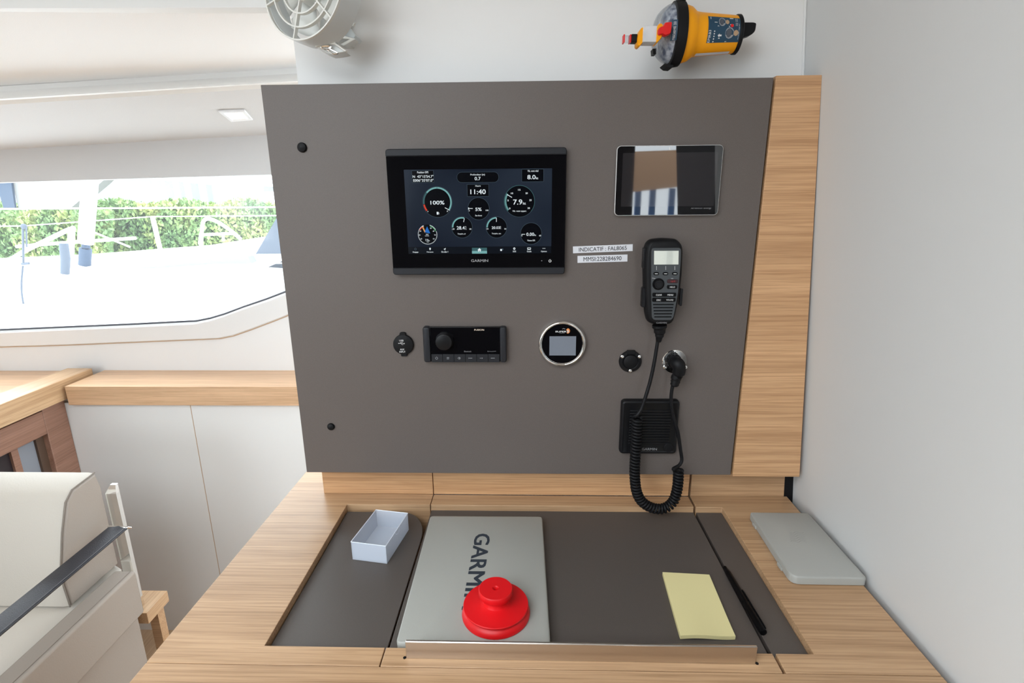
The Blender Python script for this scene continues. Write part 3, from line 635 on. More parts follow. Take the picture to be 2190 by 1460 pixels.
# ---- tablet display
K = crop(1200, 290, 4.8667)
tab = thing('display_tablet', (.24, 0, 1.375), 'small unlit touch display with silver rim, upper right of the grey panel', 'display')
b = boxpx(K, 568, 100, 1660, 830, .008)
m = MB(fpanel); m.rloft(rrect(*b, .007), [(0, .004), (.003, .0), (.0080, 0), (.0086, .0006)]); m.build('rim', ALU, tab)
m = MB(fpanel); m.rloft(rrect(b[0] + .0009, b[1] + .0009, b[2] - .0009, b[3] - .0009, .0062), [(.006, 0), (.0088, 0)]); m.build('front_glass', TABG, tab)
b2 = boxpx(K, 633, 176, 1612, 736, .0088); m = MB(fpanel); m.box(b2[0], b2[1], .0084, b2[2], b2[3], .0090); m.build('display', LCDOFF, tab)
m = MB(fpanel); c = K(1131, 135, .0088); m.box(c[0] - .0008, c[1] - .002, .0085, c[0] + .0008, c[1] + .002, .0091); m.build('light_sensor', TXW, tab)
m = MB(fpanel); m.text('victron energy', tbox(K, 1385, 746, 1563, 766, .0088), .0091, 0, .005); m.line([K(1352, 762, .009), K(1362, 750, .009), K(1372, 762, .009), K(1380, 748, .009)], .0006, .0091, 0); m.build('brand_lettering', TXG, tab, smooth=0)

# ---- two printed name strips
for nm, txt, cs, lab in (('name_strip', 'INDICATIF : FAL8065', ((1225, 527), (1353, 522), (1353, 536), (1226, 542)), 'white label strip reading INDICATIF : FAL8065, above the other strip'),
                    ('name_strip', 'MMSI:228284690', ((1235, 547), (1342, 544), (1342, 559), (1235, 562)), 'shorter white label strip reading MMSI:228284690, below the other strip')):
    q = [Vector(PA(u, v, .0004)) for u, v in cs]; c = sum(q, Vector((0, 0))) / 4; ang = math.atan2(*(q[1] - q[0]).yx)
    w = (q[1] - q[0]).length; h = ((q[0] - q[3]).length + (q[1] - q[2]).length) / 2; ca, sa = math.cos(ang), math.sin(ang)
    fr = lambda a, b, d, c=c, ca=ca, sa=sa: fpanel(c.x + a * ca - b * sa, c.y + a * sa + b * ca, d)
    t = thing(nm, (c.x, 0, c.y - h / 2), lab, 'label', 'label strips')
    m = MB(fr); m.box(-w / 2, -h / 2, 0, w / 2, h / 2, .0004); m.build('tape', PAPER, t)
    m = MB(fr); tw = w * (.80 if 'IND' in txt else .76); m.text(txt, (-tw / 2, -h * .30, tw / 2, h * .30), .0006, 0, .003); m.build('lettering', TXB, t, smooth=0)

# ---- row of small instruments
K = crop(820, 660, 4.761); px = 1 / 4.761 / 1240
c = K(202, 366, .004)
usb = thing('usb_socket', (c[0], 0, c[1] - .02), 'round black rubber socket cover printed USB and AUX INPUT', 'socket')
m = MB(fpanel); r = 113 * px; m.turn(c, [(r, 0), (r, .0035), (r * .96, .005), (r * .90, .0054), (.0004, .0054)])
m.loft(rrect(c[0] - .006, c[1] + r - .004, c[0] + .006, c[1] + r + .0045, .0035), [(0, 1), (.004, 1), (.0048, .85)])
m.loft(rrect(c[0] - .0055, c[1] - r - .0035, c[0] + .006, c[1] - r + .004, .0015), [(0, 1), (.0038, 1), (.0045, .85)]); m.build('cover', BLKM, usb)
m = MB(fpanel); dd = .0057
m.text('USB', tbox(K, 162, 315, 205, 332, .0054), dd, 0, .01); m.text('AUX', tbox(K, 170, 405, 213, 423, .0054), dd, 0, .01); m.text('INPUT', tbox(K, 163, 430, 225, 447, .0054), dd, 0, .01)
k2 = lambda x, y: K(x, y, .0054)
m.line([k2(152, 352), k2(218, 354)], .0006, dd); m.disc(k2(155, 352), 5 * px, dd, 0, 10); m.flat([k2(208, 346), k2(220, 354), k2(208, 362)], dd); m.line([k2(165, 352), k2(178, 342), k2(192, 342)], .0006, dd); m.line([k2(178, 353), k2(190, 365), k2(202, 365)], .0006, dd); m.disc(k2(193, 342), 4 * px, dd, 0, 8)
m.build('lettering', TXW, usb, smooth=0)
# marine stereo
st = thing('marine_stereo', (-.117, 0, 1.053), 'black boat stereo with a round knob at left and a row of buttons', 'stereo')
b = boxpx(K, 405, 187, 1253, 548, .012)
m = MB(fpanel); m.box(b[0] + .004, b[1] + .001, 0, b[2] - .004, b[3] - .001, .009); m.build('housing', BLK, st, bevel=.001)
for s_ in (0, 1):
    x0, x1 = ((b[0], b[0] + .0135), (b[2] - .0125, b[2]))[s_]
    m = MB(fpanel); m.rloft(rrect(x0, b[1], x1, b[3], .0045), [(0, 0), (.010, 0), (.0130, .0014), (.0138, .0038)]); m.build('end_trim', BLKT, st)
e = boxpx(K, 465, 188, 1192, 460, .011); m = MB(fpanel); m.box(b[0] + .0137, e[1], .009, b[2] - .0127, b[3] - .0005, .0112); m.build('front_glass', GLB, st, bevel=.0004)
c = K(618, 335, .018); r = 94 * px
m = MB(fpanel); m.turn(c, [(r * 1.06, .0112), (r * 1.02, .0125), (r, .014), (r * .98, .022), (r * .92, .0240), (r * .8, .0247), (.0004, .0247)], n=48); m.build('knob', BLK, st)
e0 = b[1] + .0008; e1 = K(800, 462, .011)[1]; n6 = 6; xa, xb = b[0] + .0140, b[2] - .0130
xs_ = [542, 657, 770, 885, 998, 1113]
for i in range(6):
    m = MB(fpanel); xa_, xb_ = xa + (xb - xa) * i / 6, xa + (xb - xa) * (i + 1) / 6; m.box(xa_ + .0002, e0, .009, xb_ - .0002, e1, .0122); bt_ = m.build('button', BLKT, st, bevel=.0005)
    m = MB(fpanel); x = xs_[i]; y = 503; kk = lambda dx, dy, x=x: K(x + dx, y + dy, .0122); dd = .0124
    if i == 0: m.arc(kk(0, 0), 10 * px, 14 * px, 120, 420, dd); m.line([kk(0, -6), kk(0, -16)], .0006, dd)
    if i == 1:
        for dy in (-8, 0, 8): m.line([kk(-12, dy), kk(12, dy)], .0006, dd)
    if i == 2: m.arc(kk(2, 0), 9 * px, 13 * px, -140, 140, dd); m.line([kk(-16, 0), kk(4, 0)], .0006, dd); m.flat([kk(2, -6), kk(9, 0), kk(2, 6)], dd)
    if i == 3: m.line([kk(-17, -6), kk(-17, 6)], .0006, dd); [m.flat([kk(-14 + o, 0), kk(-4 + o, -5), kk(-4 + o, 5)], dd) for o in (0, 11, 22)]
    if i == 4: m.flat([kk(-14, -5), kk(-4, 0), kk(-14, 5)], dd); [m.line([kk(o, -6), kk(o, 6)], .0006, dd) for o in (3, 10)]
    if i == 5: m.line([kk(17, -6), kk(17, 6)], .0006, dd); [m.flat([kk(4 - o, -5), kk(14 - o, 0), kk(4 - o, 5)], dd) for o in (0, 11, 22)]
    m.build('symbol', mat('button_print', (.35, .36, .38), .5), bt_, smooth=0)
m = MB(fpanel); m.text('FUSION', tbox(K, 925, 206, 1025, 223, .0112), .0114, 0, .012); m.build('brand_lettering', mat('warm_white_print', (.75, .62, .50), .5), st, smooth=0)
m = MB(fpanel); m.text('Bluetooth', tbox(K, 822, 426, 895, 442, .0112), .0114); m.build('small_lettering', TXG, st, smooth=0); m = MB(fpanel); m.text('SiriusXM', tbox(K, 1058, 428, 1145, 438, .0112), .0114); m.build('small_lettering', TXG, st, smooth=0)
# round chrome battery monitor
c = K(1821, 360, .008)
mon = thing('battery_monitor', (c[0], 0, c[1] - .045), 'round instrument with polished chrome ring and small grey screen', 'gauge')
r = .0445
m = MB(fpanel); m.turn(c, [(r, 0), (r, .003), (r * .98, .0075), (r * .93, .0105), (r * .88, .0110), (r * .855, .0098), (r * .835, .0070), (r * .80, .0065)], n=64); m.build('bezel', CHR, mon, smooth=60)
m = MB(fpanel); m.turn(c, [(r * .83, .005), (r * .83, .0072), (.0004, .0072)], n=64); m.build('face', GLB, mon)
b = boxpx(K, 1690, 280, 1960, 475, .0072); m = MB(fpanel); m.box(*b[:2], .0070, *b[2:], .0075); m.build('display', LCDGR, mon)
m = MB(fpanel); sh = lambda a, b_, d: fpanel(a + (b_ - c[1]) * .18 - .0045, b_, d)
m.text('SUPER', tbox(K, 1752, 224, 1865, 240, .0072), .0075, 0, .02, fr=sh); m.line([K(1822, 206, .0072), K(1834, 200, .0072), K(1852, 208, .0072)], .0004, .0075); m.line([K(1790, 246, .0072), K(1845, 246, .0072)], .0003, .0075)
m.build('brand_lettering', TXW, mon, smooth=0)
m = MB(fpanel); q = [K(x, y, .0072) for x, y in ((1862, 210), (1880, 198), (1893, 205), (1900, 222), (1895, 242), (1880, 254), (1866, 248), (1872, 236), (1866, 224))]; m.flat(q, .0075); fl = m.build('flame_emblem', mat('flame_orange', (.75, .25, .06), .5), mon, smooth=0)
m = MB(fpanel); m.text('B', tbox(K, 1870, 216, 1890, 242, .0072), .0077, 0, .02); m.build('letter', TXW, fl, smooth=0)

# ---- round ports, crop of the handset region
K = crop(1310, 490, 4.295); px = 1 / 4.295 / 1240
c = K(165, 1216, .004); r = 112 * px
po = thing('round_port', (c[0], 0, c[1] - r), 'round black capped port held by three small screws', 'port')
m = MB(fpanel); m.turn(c, [(r, 0), (r, .002), (r * .95, .004), (r * .70, .0048), (r * .66, .0040), (r * .60, .0038), (.0004, .0038)], n=48); m.build('flange', BLK, po)
m = MB(fpanel); m.turn(c, [(r * .60, .0038), (r * .60, .0060), (r * .54, .0068), (.0004, .0068)], n=40); cap = m.build('cap', BLKM, po)
b = boxpx(K, 132, 1113, 210, 1152, .006); m = MB(fpanel); m.box(*b[:2], .002, *b[2:], .0075); m.build('hinge', BLKM, cap, bevel=.001)
def screw(par, c, d, rr=.0030):
    m = MB(fpanel); m.turn(c, [(rr, d - .001), (rr, d + .0006), (rr * .7, d + .0012), (rr * .35, d + .0012), (rr * .3, d + .0004), (.0002, d + .0004)], n=18); m.build('screw', CHR, par)
for x, y in ((90, 1170), (249, 1170), (163, 1300)): screw(po, K(x, y, .004), .0045)
c = K(571, 1217, .002); r = 122 * px
so = thing('cable_socket', (c[0], 0, c[1] - r), 'round polished steel socket plate with the handset plug in it', 'socket')
m = MB(fpanel); m.turn(c, [(r, 0), (r, .0012), (r * .96, .0022), (r * .3, .0024), (.0004, .0024)], n=48); m.build('plate', CHR, so)
for x, y in ((584, 1126), (481, 1265), (668, 1268)): screw(so, K(x, y, .0026), .0026, .0035)

# ---- loudspeaker
K = crop(1280, 720, 3.65); px5 = 1 / 3.65 / 1200
spk = thing('loudspeaker', (.236, 0, .866), 'square black slatted loudspeaker behind the coiled cord', 'speaker')
b = boxpx(K, 172, 497, 622, 914, .010)
m = MB(fpanel); m.rloft(rrect(*b, .007), [(0, 0), (.0075, 0), (.0105, .0015), (.0118, .0045), (.0112, .0065)]); m.build('housing', BLK, spk, smooth=40)
gi = (b[0] + .016, b[1] + .020, b[2] - .016, b[3] - .018)
m = MB(fpanel)
for i in range(13):
    y0 = gi[1] + (gi[3] - gi[1]) * i / 13; m.box(gi[0], y0 + .0010, .0095, gi[2], y0 + (gi[3] - gi[1]) / 13 - .0010, .0125 + .0012 * math.sin(math.pi * (i + .5) / 13))
m.build('grille', BLK, spk, bevel=.0006)
m = MB(fpanel); m.text('GARMIN', tbox(K, 338, 867, 456, 885, .012), .0121, 0, .008); m.build('brand_lettering', mat('pewter_print', (.28, .28, .29), .4), spk, smooth=0)
c = K(545, 865, .013); m = MB(fpanel); m.turn(c, [(.0095, .009), (.0093, .0132), (.0085, .0142), (.0004, .0146)], n=30); m.build('tweeter', BLKM, spk)

# ---- VHF handset
K = crop(1310, 490, 4.295); px = 1 / 4.295 / 1300
hs = thing('radio_handset', (.232, -.002, 1.135), 'black radio handset with pale screen and coiled cord, hanging on the panel', 'radio')
DF = .042; kf = lambda x, y: K(x, y, DF)
out = rpoly([kf(x, y) for x, y in ((352, 96), (470, 84), (605, 94), (650, 140), (662, 200), (652, 420), (632, 600), (604, 740), (572, 855), (535, 886), (372, 886), (325, 855), (306, 780), (296, 560), (292, 360), (300, 200), (315, 140))], .006, 3)
m = MB(fpanel); m.rloft(out, [(.012, .006), (.015, .002), (.026, 0), (.034, .001), (.039, .003), (.0415, .0062), (.0418, .0075)]); body = m.build('body', BLKM, hs, smooth=60)
m = MB(fpanel); m.box(.222, 1.165, 0, .250, 1.215, .013); m.build('hanger', BLK, hs)
pl = rpoly([kf(x, y) for x, y in ((366, 172), (618, 170), (630, 190), (626, 300), (602, 575), (580, 700), (558, 812), (535, 834), (382, 834), (360, 812), (354, 560), (356, 200))], .003, 3)
m = MB(fpanel); m.rloft(pl, [(.0410, 0), (.0424, 0), (.0428, .0005)]); plate = m.build('face_plate', HSPLATE, hs)
b = boxpx(K, 380, 197, 606, 324, DF); bc_ = (b[1] + b[3]) / 2; m = MB(lambda a, q, d: fpanel(a - (q - bc_) * .05, q, d)); m.box(*b[:2], .0420, *b[2:], .0431); m.build('display', LCDHS, hs, bevel=.0003)
DD = .0431
def key(x0, y0, x1, y1, h=.0446, mt=BLKK, nm='key'):
    b = boxpx(K, x0, y0, x1, y1, DF); m = MB(fpanel); m.rloft(rrect(*b, min(.0022, (b[3] - b[1]) * .4)), [(.0425, 0), (h - .0004, 0), (h, .0005)]); return m.build(nm, mt, hs)
def keytxt(par, t, x0, y0, x1, y1, mt, d=.0448, bold=.012):
    m = MB(fpanel); m.text(t, tbox(K, x0, y0, x1, y1, DF), d, 0, bold); m.build('lettering', mt, par, smooth=0)
for x in (399, 484, 570):
    k = key(x - 24, 394, x + 24, 420); m = MB(fpanel); m.line([kf(x - 14, 407), kf(x + 14, 407)], .0009, .0448); m.build('mark', TXW, k, smooth=0)
m = MB(fpanel)
for x in (403, 487, 571): m.line([kf(x, 338), kf(x, 374)], .0005, DD)
m.text('16+', tbox(K, 537, 447, 558, 456, DF), DD); m.line([kf(362, 447), kf(392, 452)], .0004, DD); m.build('printing', TXW, plate, smooth=0)
c = kf(420, 503); m = MB(fpanel); m.turn(c, [(57 * px, .0425), (57 * px, .0432), (52 * px, .0434), (50 * px, .0430), (.0004, .0430)], n=36); m.build('dial_ring', BLKK, hs)
m = MB(fpanel); m.turn(c, [(43 * px, .0430), (43 * px, .0465), (39 * px, .0480), (28 * px, .0482), (26 * px, .0478), (.0004, .0478)], n=36); m.build('dial', BLK, hs)
k = key(500, 460, 598, 493, mt=mat('dark_red_key', (.030, .004, .005), .3)); keytxt(k, '16/9', 532, 469, 572, 485, mat('red_print', (.35, .03, .03), .5))
k = key(498, 512, 590, 546); keytxt(k, 'HI/LO', 523, 521, 570, 536, TXW)
k = key(365, 582, 582, 618); keytxt(k, 'CLEAR', 396, 593, 450, 608, TXW); keytxt(k, 'MENU', 501, 593, 554, 608, TXW)
k = key(363, 628, 577, 664); keytxt(k, 'DSC', 402, 640, 441, 655, TXW); keytxt(k, 'VOL/SQ', 489, 640, 554, 655, TXW)
m = MB(fpanel)
for i, y in enumerate((690, 718, 747, 775, 803)):
    b = boxpx(K, 370 + i * 3, y - 5, 560 - i * 5, y + 6, DF); m.box(*b[:2], .0424, *b[2:], .0431)
m.build('speaker_slots', BLKK, hs)
keytxt(body, 'GARMIN', 402, 852, 498, 866, TXG, .0421, .004)
for x0, y0, x1, y1 in ((276, 168, 305, 360), (264, 530, 298, 712)):
    b = boxpx(K, x0, y0, x1, y1, .028); m = MB(fpanel); m.rloft(rrect(*b, .0022), [(.020, .0008), (.022, 0), (.033, 0), (.035, .0008)]); m.build('side_button', BLK, hs)
b = boxpx(K, 612, 540, 636, 700, .028); m = MB(fpanel); m.rloft(rrect(*b, .002), [(.022, .001), (.033, .0)]); m.build('side_button', BLK, hs)
# strain relief, cord, coil, plug
def P3(x, y, d): a, b = K(x, y, d); return Vector((a, -d, b))
sr = [(432, 880, .013), (432, 900, .013), (433, 915, .0105), (433, 950, .0100), (432, 958, .0080), (430, 985, .0075), (428, 992, .0062), (424, 1020, .0052), (422, 1035, .0040)]
m = MB(); m.tube([P3(x, y, .027) for x, y, r in sr], [r for x, y, r in sr], 16); m.build('strain_relief', BLKM, hs)
K5 = crop(1280, 720, 3.65)
def Q(x, y, d): a, b = K5(x, y, d); return Vector((a, -d, b))
rw = .0033
m = MB(); m.tube(catmull([Q(466, 10, .027), Q(458, 60, .027), (Q(435, 200, .028)), Q(405, 340, .029), Q(370, 460, .031), Q(335, 560, .032), Q(305, 605, .034), Q(278, 625, .036)], 8), rw, 10)
m.build('cord', BLKM, hs)
cen = catmull([Q(300, 632, .030), Q(297, 760, .030), Q(290, 880, .031), Q(284, 1000, .032), Q(284, 1100, .033), Q(296, 1200, .034), Q(330, 1275, .034), Q(390, 1322, .034), Q(460, 1342, .034), Q(530, 1330, .034), Q(585, 1280, .033), Q(612, 1200, .032), Q(622, 1120, .031), Q(624, 1040, .030)], 40)
L_ = [0]
for a, b_ in zip(cen[:-1], cen[1:]): L_.append(L_[-1] + (b_ - a).length)
tot = L_[-1]; hp = []; pitch = .0063; nturn = tot / pitch; step = 16; j = 0; coilr = .0078
for i in range(int(nturn * step)):
    s_ = i / step * pitch
    while j < len(L_) - 2 and L_[j + 1] < s_: j += 1
    f = (s_ - L_[j]) / max(1e-9, L_[j + 1] - L_[j]); p = cen[j].lerp(cen[j + 1], f); t = (cen[min(j + 3, len(cen) - 1)] - cen[max(j - 2, 0)]).normalized()
    w = t.cross(Vector((0, 1, 0))).normalized(); v_ = Vector((0, 1, 0)); a = 2 * math.pi * i / step
    hp.append(p + w * coilr * math.cos(a) + v_ * coilr * math.sin(a))
m = MB(); m.tube(hp, .0027, 7); m.build('coil', BLKM, hs, smooth=60)
m = MB(); m.tube(catmull([Q(590, 1038, .036), Q(584, 1030, .036), Q(600, 1020, .034), Q(632, 1000, .030), Q(650, 960, .027), Q(640, 880, .026), Q(622, 760, .026), Q(600, 680, .026), Q(580, 600, .025), Q(567, 500, .024), Q(572, 420, .024), Q(585, 360, .024)], 8), rw, 10); m.build('cord', BLKM, hs)
m = MB(fpanel); c = K(572, 1218, .018); m.turn(c, [(.0135, .002), (.0135, .006), (.0125, .0065), (.0125, .018), (.0110, .020), (.0004, .020)], n=28)
for i in range(18): a = 2 * math.pi * i / 18; m.turn((c[0] + .0123 * math.cos(a), c[1] + .0123 * math.sin(a)), [(.0014, .007), (.0014, .0175)], n=6)
m.build('plug_ring', BLKM, hs)
m = MB(); e = catmull([P3(578, 1222, .018), P3(590, 1228, .028), P3(610, 1250, .032), P3(612, 1290, .031), P3(604, 1330, .029)], 6); m.tube(e, [.0100, .0108] + [.0115] * (len(e) - 4) + [.0105, .0100], 16)
m.tube([P3(604, 1330, .029), P3(590, 1345, .028), P3(588, 1352, .028), P3(583, 1372, .027), P3(582, 1378, .027), P3(577, 1400, .026), P3(576, 1404, .026), P3(570, 1425, .025), P3(568, 1440, .025)], [.0100, .0085, .0096, .0096, .0078, .0088, .0072, .0080, .0060], 14)
m.build('plug', BLKM, hs)

# ================================================================== THINGS ON THE DESK
ZM = .738
# plotter sun cover
cov = thing('screen_cover', (-.08, -.2, ZM), 'large grey screen cover lettered GARMIN, red suction tool on it', 'cover')
cq = rpoly([(-.1895, -.0455), (.0285, -.0445), (.0318, -.3525), (-.1840, -.3540)], .008, 5)
m = MB(); m.rloft(cq, [(ZM + .0006, .003), (ZM + .002, .0005), (ZM + .014, .0), (ZM + .0165, .0008), (ZM + .0172, .0025)]); m.build('shell', COVG, cov, smooth=50)
kz = lambda cx, cy: PZ(820 + cx / 3.843, 1080 + cy / 3.843, .7552)
g0, g1 = kz(812, 235), kz(775, 640)       # G top centre, M bottom centre
gy0, gy1 = g0.y, g0.y - .0 ; gw = (kz(875, 280).x - kz(748, 280).x)
A = kz(875, 236); Bp = kz(748, 236)
y_top = kz(812, 234).y; y_m = kz(770, 655).y; tl = (y_top - y_m)
ftx_ = lambda a, b, d: Vector((b + (a) * .0, y_top - a, d))
m = MB(); x_lo = kz(748, 280).x; x_hi = kz(876, 280).x
fr2 = lambda a, b, d: Vector((x_lo + b - a * .018, y_top - a, d))
m.text('GARMIN', (0, 0, tl * 1.40, x_hi - x_lo), .7554, 0, .022, fr=fr2); m.build('brand_lettering', TXD, cov, smooth=0)
# red suction lifter
rc = (-.0470, -.2975); z0 = .7554
red = thing('suction_tool', (rc[0], rc[1], z0), 'bright red round suction tool with a knob on top', 'tool')
m = MB(); m.turn(rc, [(.046, z0), (.0502, z0 + .0006), (.0505, z0 + .003), (.047, z0 + .0095), (.0405, z0 + .0125), (.0405, z0 + .0130)], n=64, cap=True); m.build('suction_cup', RED, red, smooth=40)
m = MB(); m.turn(rc, [(.0405, z0 + .0128), (.0478, z0 + .0150), (.0482, z0 + .0165), (.0475, z0 + .0178), (.025, z0 + .0190), (.0195, z0 + .0215), (.0178, z0 + .026), (.0178, z0 + .0315), (.0004, z0 + .0315)], n=64); m.build('disc', RED, red, smooth=40)
m = MB(); m.turn(rc, [(.0178, z0 + .031), (.0236, z0 + .0335), (.0248, z0 + .0350), (.0248, z0 + .0435), (.0240, z0 + .0445), (.0048, z0 + .0445), (.0030, z0 + .042), (.0030, z0 + .0335), (.0004, z0 + .0335)], n=64); kn = m.build('knob', RED, red, smooth=40)
m = MB(); m.turn(rc, [(.0030, z0 + .0336), (.0004, z0 + .0338)], n=16); m.build('hole', mat('dark_hole', (.04, .004, .004), .6), kn)
# frosted box
bx = thing('plastic_box', (-.268, -.112, ZM), 'empty frosted plastic box without lid on the left tray', 'box', rot_=(0, 0, R(-9.5)))
hx, hy, hh, th = .0325, .0505, .036, .0013
m = MB(); o_ = [(-hx, -hy), (hx, -hy), (hx, hy), (-hx, hy)]; i_ = [(-hx + th, -hy + th), (hx - th, -hy + th), (hx - th, hy - th), (-hx + th, hy - th)]
m.rings([[Vector((a, b, .0003)) for a, b in o_], [Vector((a, b, hh)) for a, b in o_], [Vector((a, b, hh)) for a, b in i_], [Vector((a, b, .002)) for a, b in i_]])
m.build('tray', FROST, bx, local=True, bevel=.0003)
m = MB(); fside = lambda s_: (lambda a, b, d: Vector((s_ * (hx + d), a, b)))
CE = mat('clear_edge', (.75, .82, .92), .3)
for s_ in (-1, 1): mm = MB(fside(s_)); mm.arc((0, hh + .0005), .0095, .0102, 180, 360, .0003); mm.build('thumb_notch', CE, bx, local=True)
m = MB(); m.tube([Vector((a, b, hh)) for a, b in ((-hx, -hy), (hx, -hy), (hx, hy), (-hx, hy))], .0007, 5, close=True); m.turn((.008, -.025), [(.006, .0022), (.0055, .0024)], n=20, cap=False); m.build('lip', mat('clear_lip', (.85, .9, .97), .2), bx, local=True)
# notes
t = [(-.0, 0)]
no = thing('note_pad', (.26, -.256, ZM), 'pad of pale yellow sticky notes lying on the grey desk top', 'notepad')
P = [Vector((.2259, -.1877, 0)), Vector((.3020, -.1925, 0)), Vector((.2968, -.3233, 0)), Vector((.2181, -.3248, 0))]
m = MB(); nx, ny = 12, 14; rs = []; hgt = lambda u, v: ZM + .0062 + .0012 * math.sin(u * 5.5) * v ** 2 + (.0018 * v ** 6)
V = []; F = []
for j in range(ny + 1):
    for i in range(nx + 1):
        u, v = i / nx, j / ny; p = P[0].lerp(P[1], u).lerp(P[3].lerp(P[2], u), v); V.append((p.x, p.y, hgt(u, v)))
n0 = len(V)
for j in range(ny + 1):
    for i in range(nx + 1): x, y, z = V[j * (nx + 1) + i]; V.append((x, y, max(ZM + .0003, z - .0060)))
for j in range(ny):
    for i in range(nx):
        a = j * (nx + 1) + i; F.append((a, a + 1, a + nx + 2, a + nx + 1)); F.append((n0 + a, n0 + a + 1, n0 + a + nx + 2, n0 + a + nx + 1))
for i in range(nx): F.append((i, i + 1, n0 + i + 1, n0 + i)); k = ny * (nx + 1) + i; F.append((k, k + 1, n0 + k + 1, n0 + k))
for j in range(ny): k = j * (nx + 1); F.append((k, k + nx + 1, n0 + k + nx + 1, n0 + k)); k += nx; F.append((k, k + nx + 1, n0 + k + nx + 1, n0 + k))
m.add(V, F); m.build('sheets', NOTE, no, smooth=40)
# pen
pa, pb = Vector((.3345, -.1715, ZM + .0050)), Vector((.3400, -.3150, ZM + .0055)); dr = (pb - pa).normalized()
pen = thing('pen', (.337, -.24, ZM), 'black ballpoint pen lying along the joint of the desk lid', 'pen')
at_ = lambda s_: pa + (pb - pa) * s_
m = MB(); m.tube([at_(s_) for s_ in (0, .005, .02, .06, .08, .12, .30, .60)], [.0026, .0030, .0032, .0032, .0040, .0048, .0050, .0050], 18); m.build('barrel', BLKK, pen, smooth=40)
m = MB(); m.tube([at_(s_) for s_ in (.60, .605, .97, .995, 1.0)], [.0052, .0056, .0056, .0050, .0035], 18); m.build('cap', BLKK, pen, smooth=40)
m = MB(); sd = Vector((.0042, 0, .0042)); m.tube([at_(s_) + sd for s_ in (.42, .46, .94, .97)], [.0010, .0015, .0015, .0010], 8); m.build('clip', BLKK, pen)
# small grey cover by the wall
gc = thing('instrument_cover', (.48, -.13, ZD), 'pale grey rectangular plastic cover lying by the white side wall', 'cover')
cq = rpoly([(.4265, -.0400), (.5365, -.0405), (.5385, -.2235), (.4205, -.2225)], [.005, .006, .006, .016], 5)
m = MB(); m.rloft(cq, [(ZD + .0004, .002), (ZD + .0015, .0003), (ZD + .0125, 0), (ZD + .0148, .0008), (ZD + .0155, .0022)]); m.build('shell', COVG2, gc, smooth=50)
for y in (-.075, -.190): m = MB(); m.box(.4195 + (y + .19) * .04, y, ZD + .0006, .4285 + (y + .19) * .04, y + .016, ZD + .0070); m.build('clip', COVG2, gc, bevel=.0008)
m = MB(); c0 = (.478, -.118)
for k in range(6):
    pts = [(c0[0] - .012 + .026 * i / 14 + (k - 2.5) * .0018, c0[1] + (k - 2.5) * .0052 + .0022 * math.sin(i * .75 + k * .5)) for i in range(15)]
    m.line(pts, .0006, ZD + .0157)
m.build('wave_emblem', mat('embossed_grey', (.27, .27, .25), .5), gc, smooth=0)

# ================================================================== EMERGENCY BEACON ON THE WALL
ec = PY(1442, 74, -.005); RS = .90
ep = thing('emergency_beacon', ec, 'orange yellow emergency beacon with clear dome, mounted sideways high on the wall', 'beacon', rot_=(0, R(0.5), R(2)))
SC = 1 / 6.636 / 1345           # crop pixel -> metre
X = lambda cx: (cx - 940) * SC
def lat(name, prof, mt, n=48, sy=1.0, cap=True, par=None, z0=0.0):
    m = MB(); m.rings([[Vector((X(cx), r * RS * SC * math.cos(2 * math.pi * i / n) * sy, z0 + r * RS * SC * math.sin(2 * math.pi * i / n))) for i in range(n)] for cx, r in prof], cap); return m.build(name, mt, par or ep, local=True, smooth=40)
lat('body', [(1010, 410), (1080, 405), (1140, 385), (1185, 345), (1215, 320), (1300, 306), (1780, 268), (1800, 262)], ORNG, sy=.9)
lat('band', [(880, 435), (890, 456), (960, 468), (1025, 456), (1032, 430)], BLKM, sy=.9)
lat('dome', [(890, 436), (860, 428), (800, 398), (740, 348), (690, 288), (660, 222), (642, 130), (636, 30)], LENS, sy=.9)
lat('dome_insert', [(885, 412), (825, 380), (775, 310), (755, 230), (745, 120), (742, 10)], INNER, sy=.86)
lat('end_cap', [(1788, 276), (1800, 284), (1835, 284), (1845, 270)], BLKM, sy=.9)
eb = lambda x0, z0, x1, z1, y0, y1: (X(x0), y0, -z1 * SC, X(x1), y1, -z0 * SC)
m = MB(); P = [(X(1850), -150 * SC * -1), (X(2040), 150 * SC), (X(2080), 140 * SC), (X(2075), 40 * SC), (X(2030), -5 * SC), (X(1850), -60 * SC)]
fxz = lambda a, b, d: Vector((a, -d, b))
m = MB(fxz); m.rloft(rpoly(P, .004), [(-.012, .001), (-.011, 0), (.003, 0), (.004, .001)]); m.build('tail_bracket', BLKM, ep, local=True)
m = MB(fxz); m.prism(rpoly([(X(960), 405 * SC), (X(1060), 405 * SC), (X(1070), 560 * SC), (X(950), 560 * SC)], .003), -.01, .012); m.build('top_strap', BLKM, ep, local=True)
m = MB(fxz); m.prism(rpoly([(X(790), -395 * SC), (X(930), -415 * SC), (X(930), -445 * SC), (X(850), -440 * SC)], .002), -.015, .012); m.build('wall_mount', BLKM, ep, local=True); m = MB(fxz); m.prism([(X(640), -190 * SC), (X(690), -185 * SC), (X(690), -260 * SC), (X(650), -260 * SC)], -.01, .004); m.build('hook', BLKM, ep, local=True)
m = MB(); m.box(X(960), .030, -.015, X(1500), .062, .035); m.build('bracket', BLKM, ep, local=True, bevel=.002)
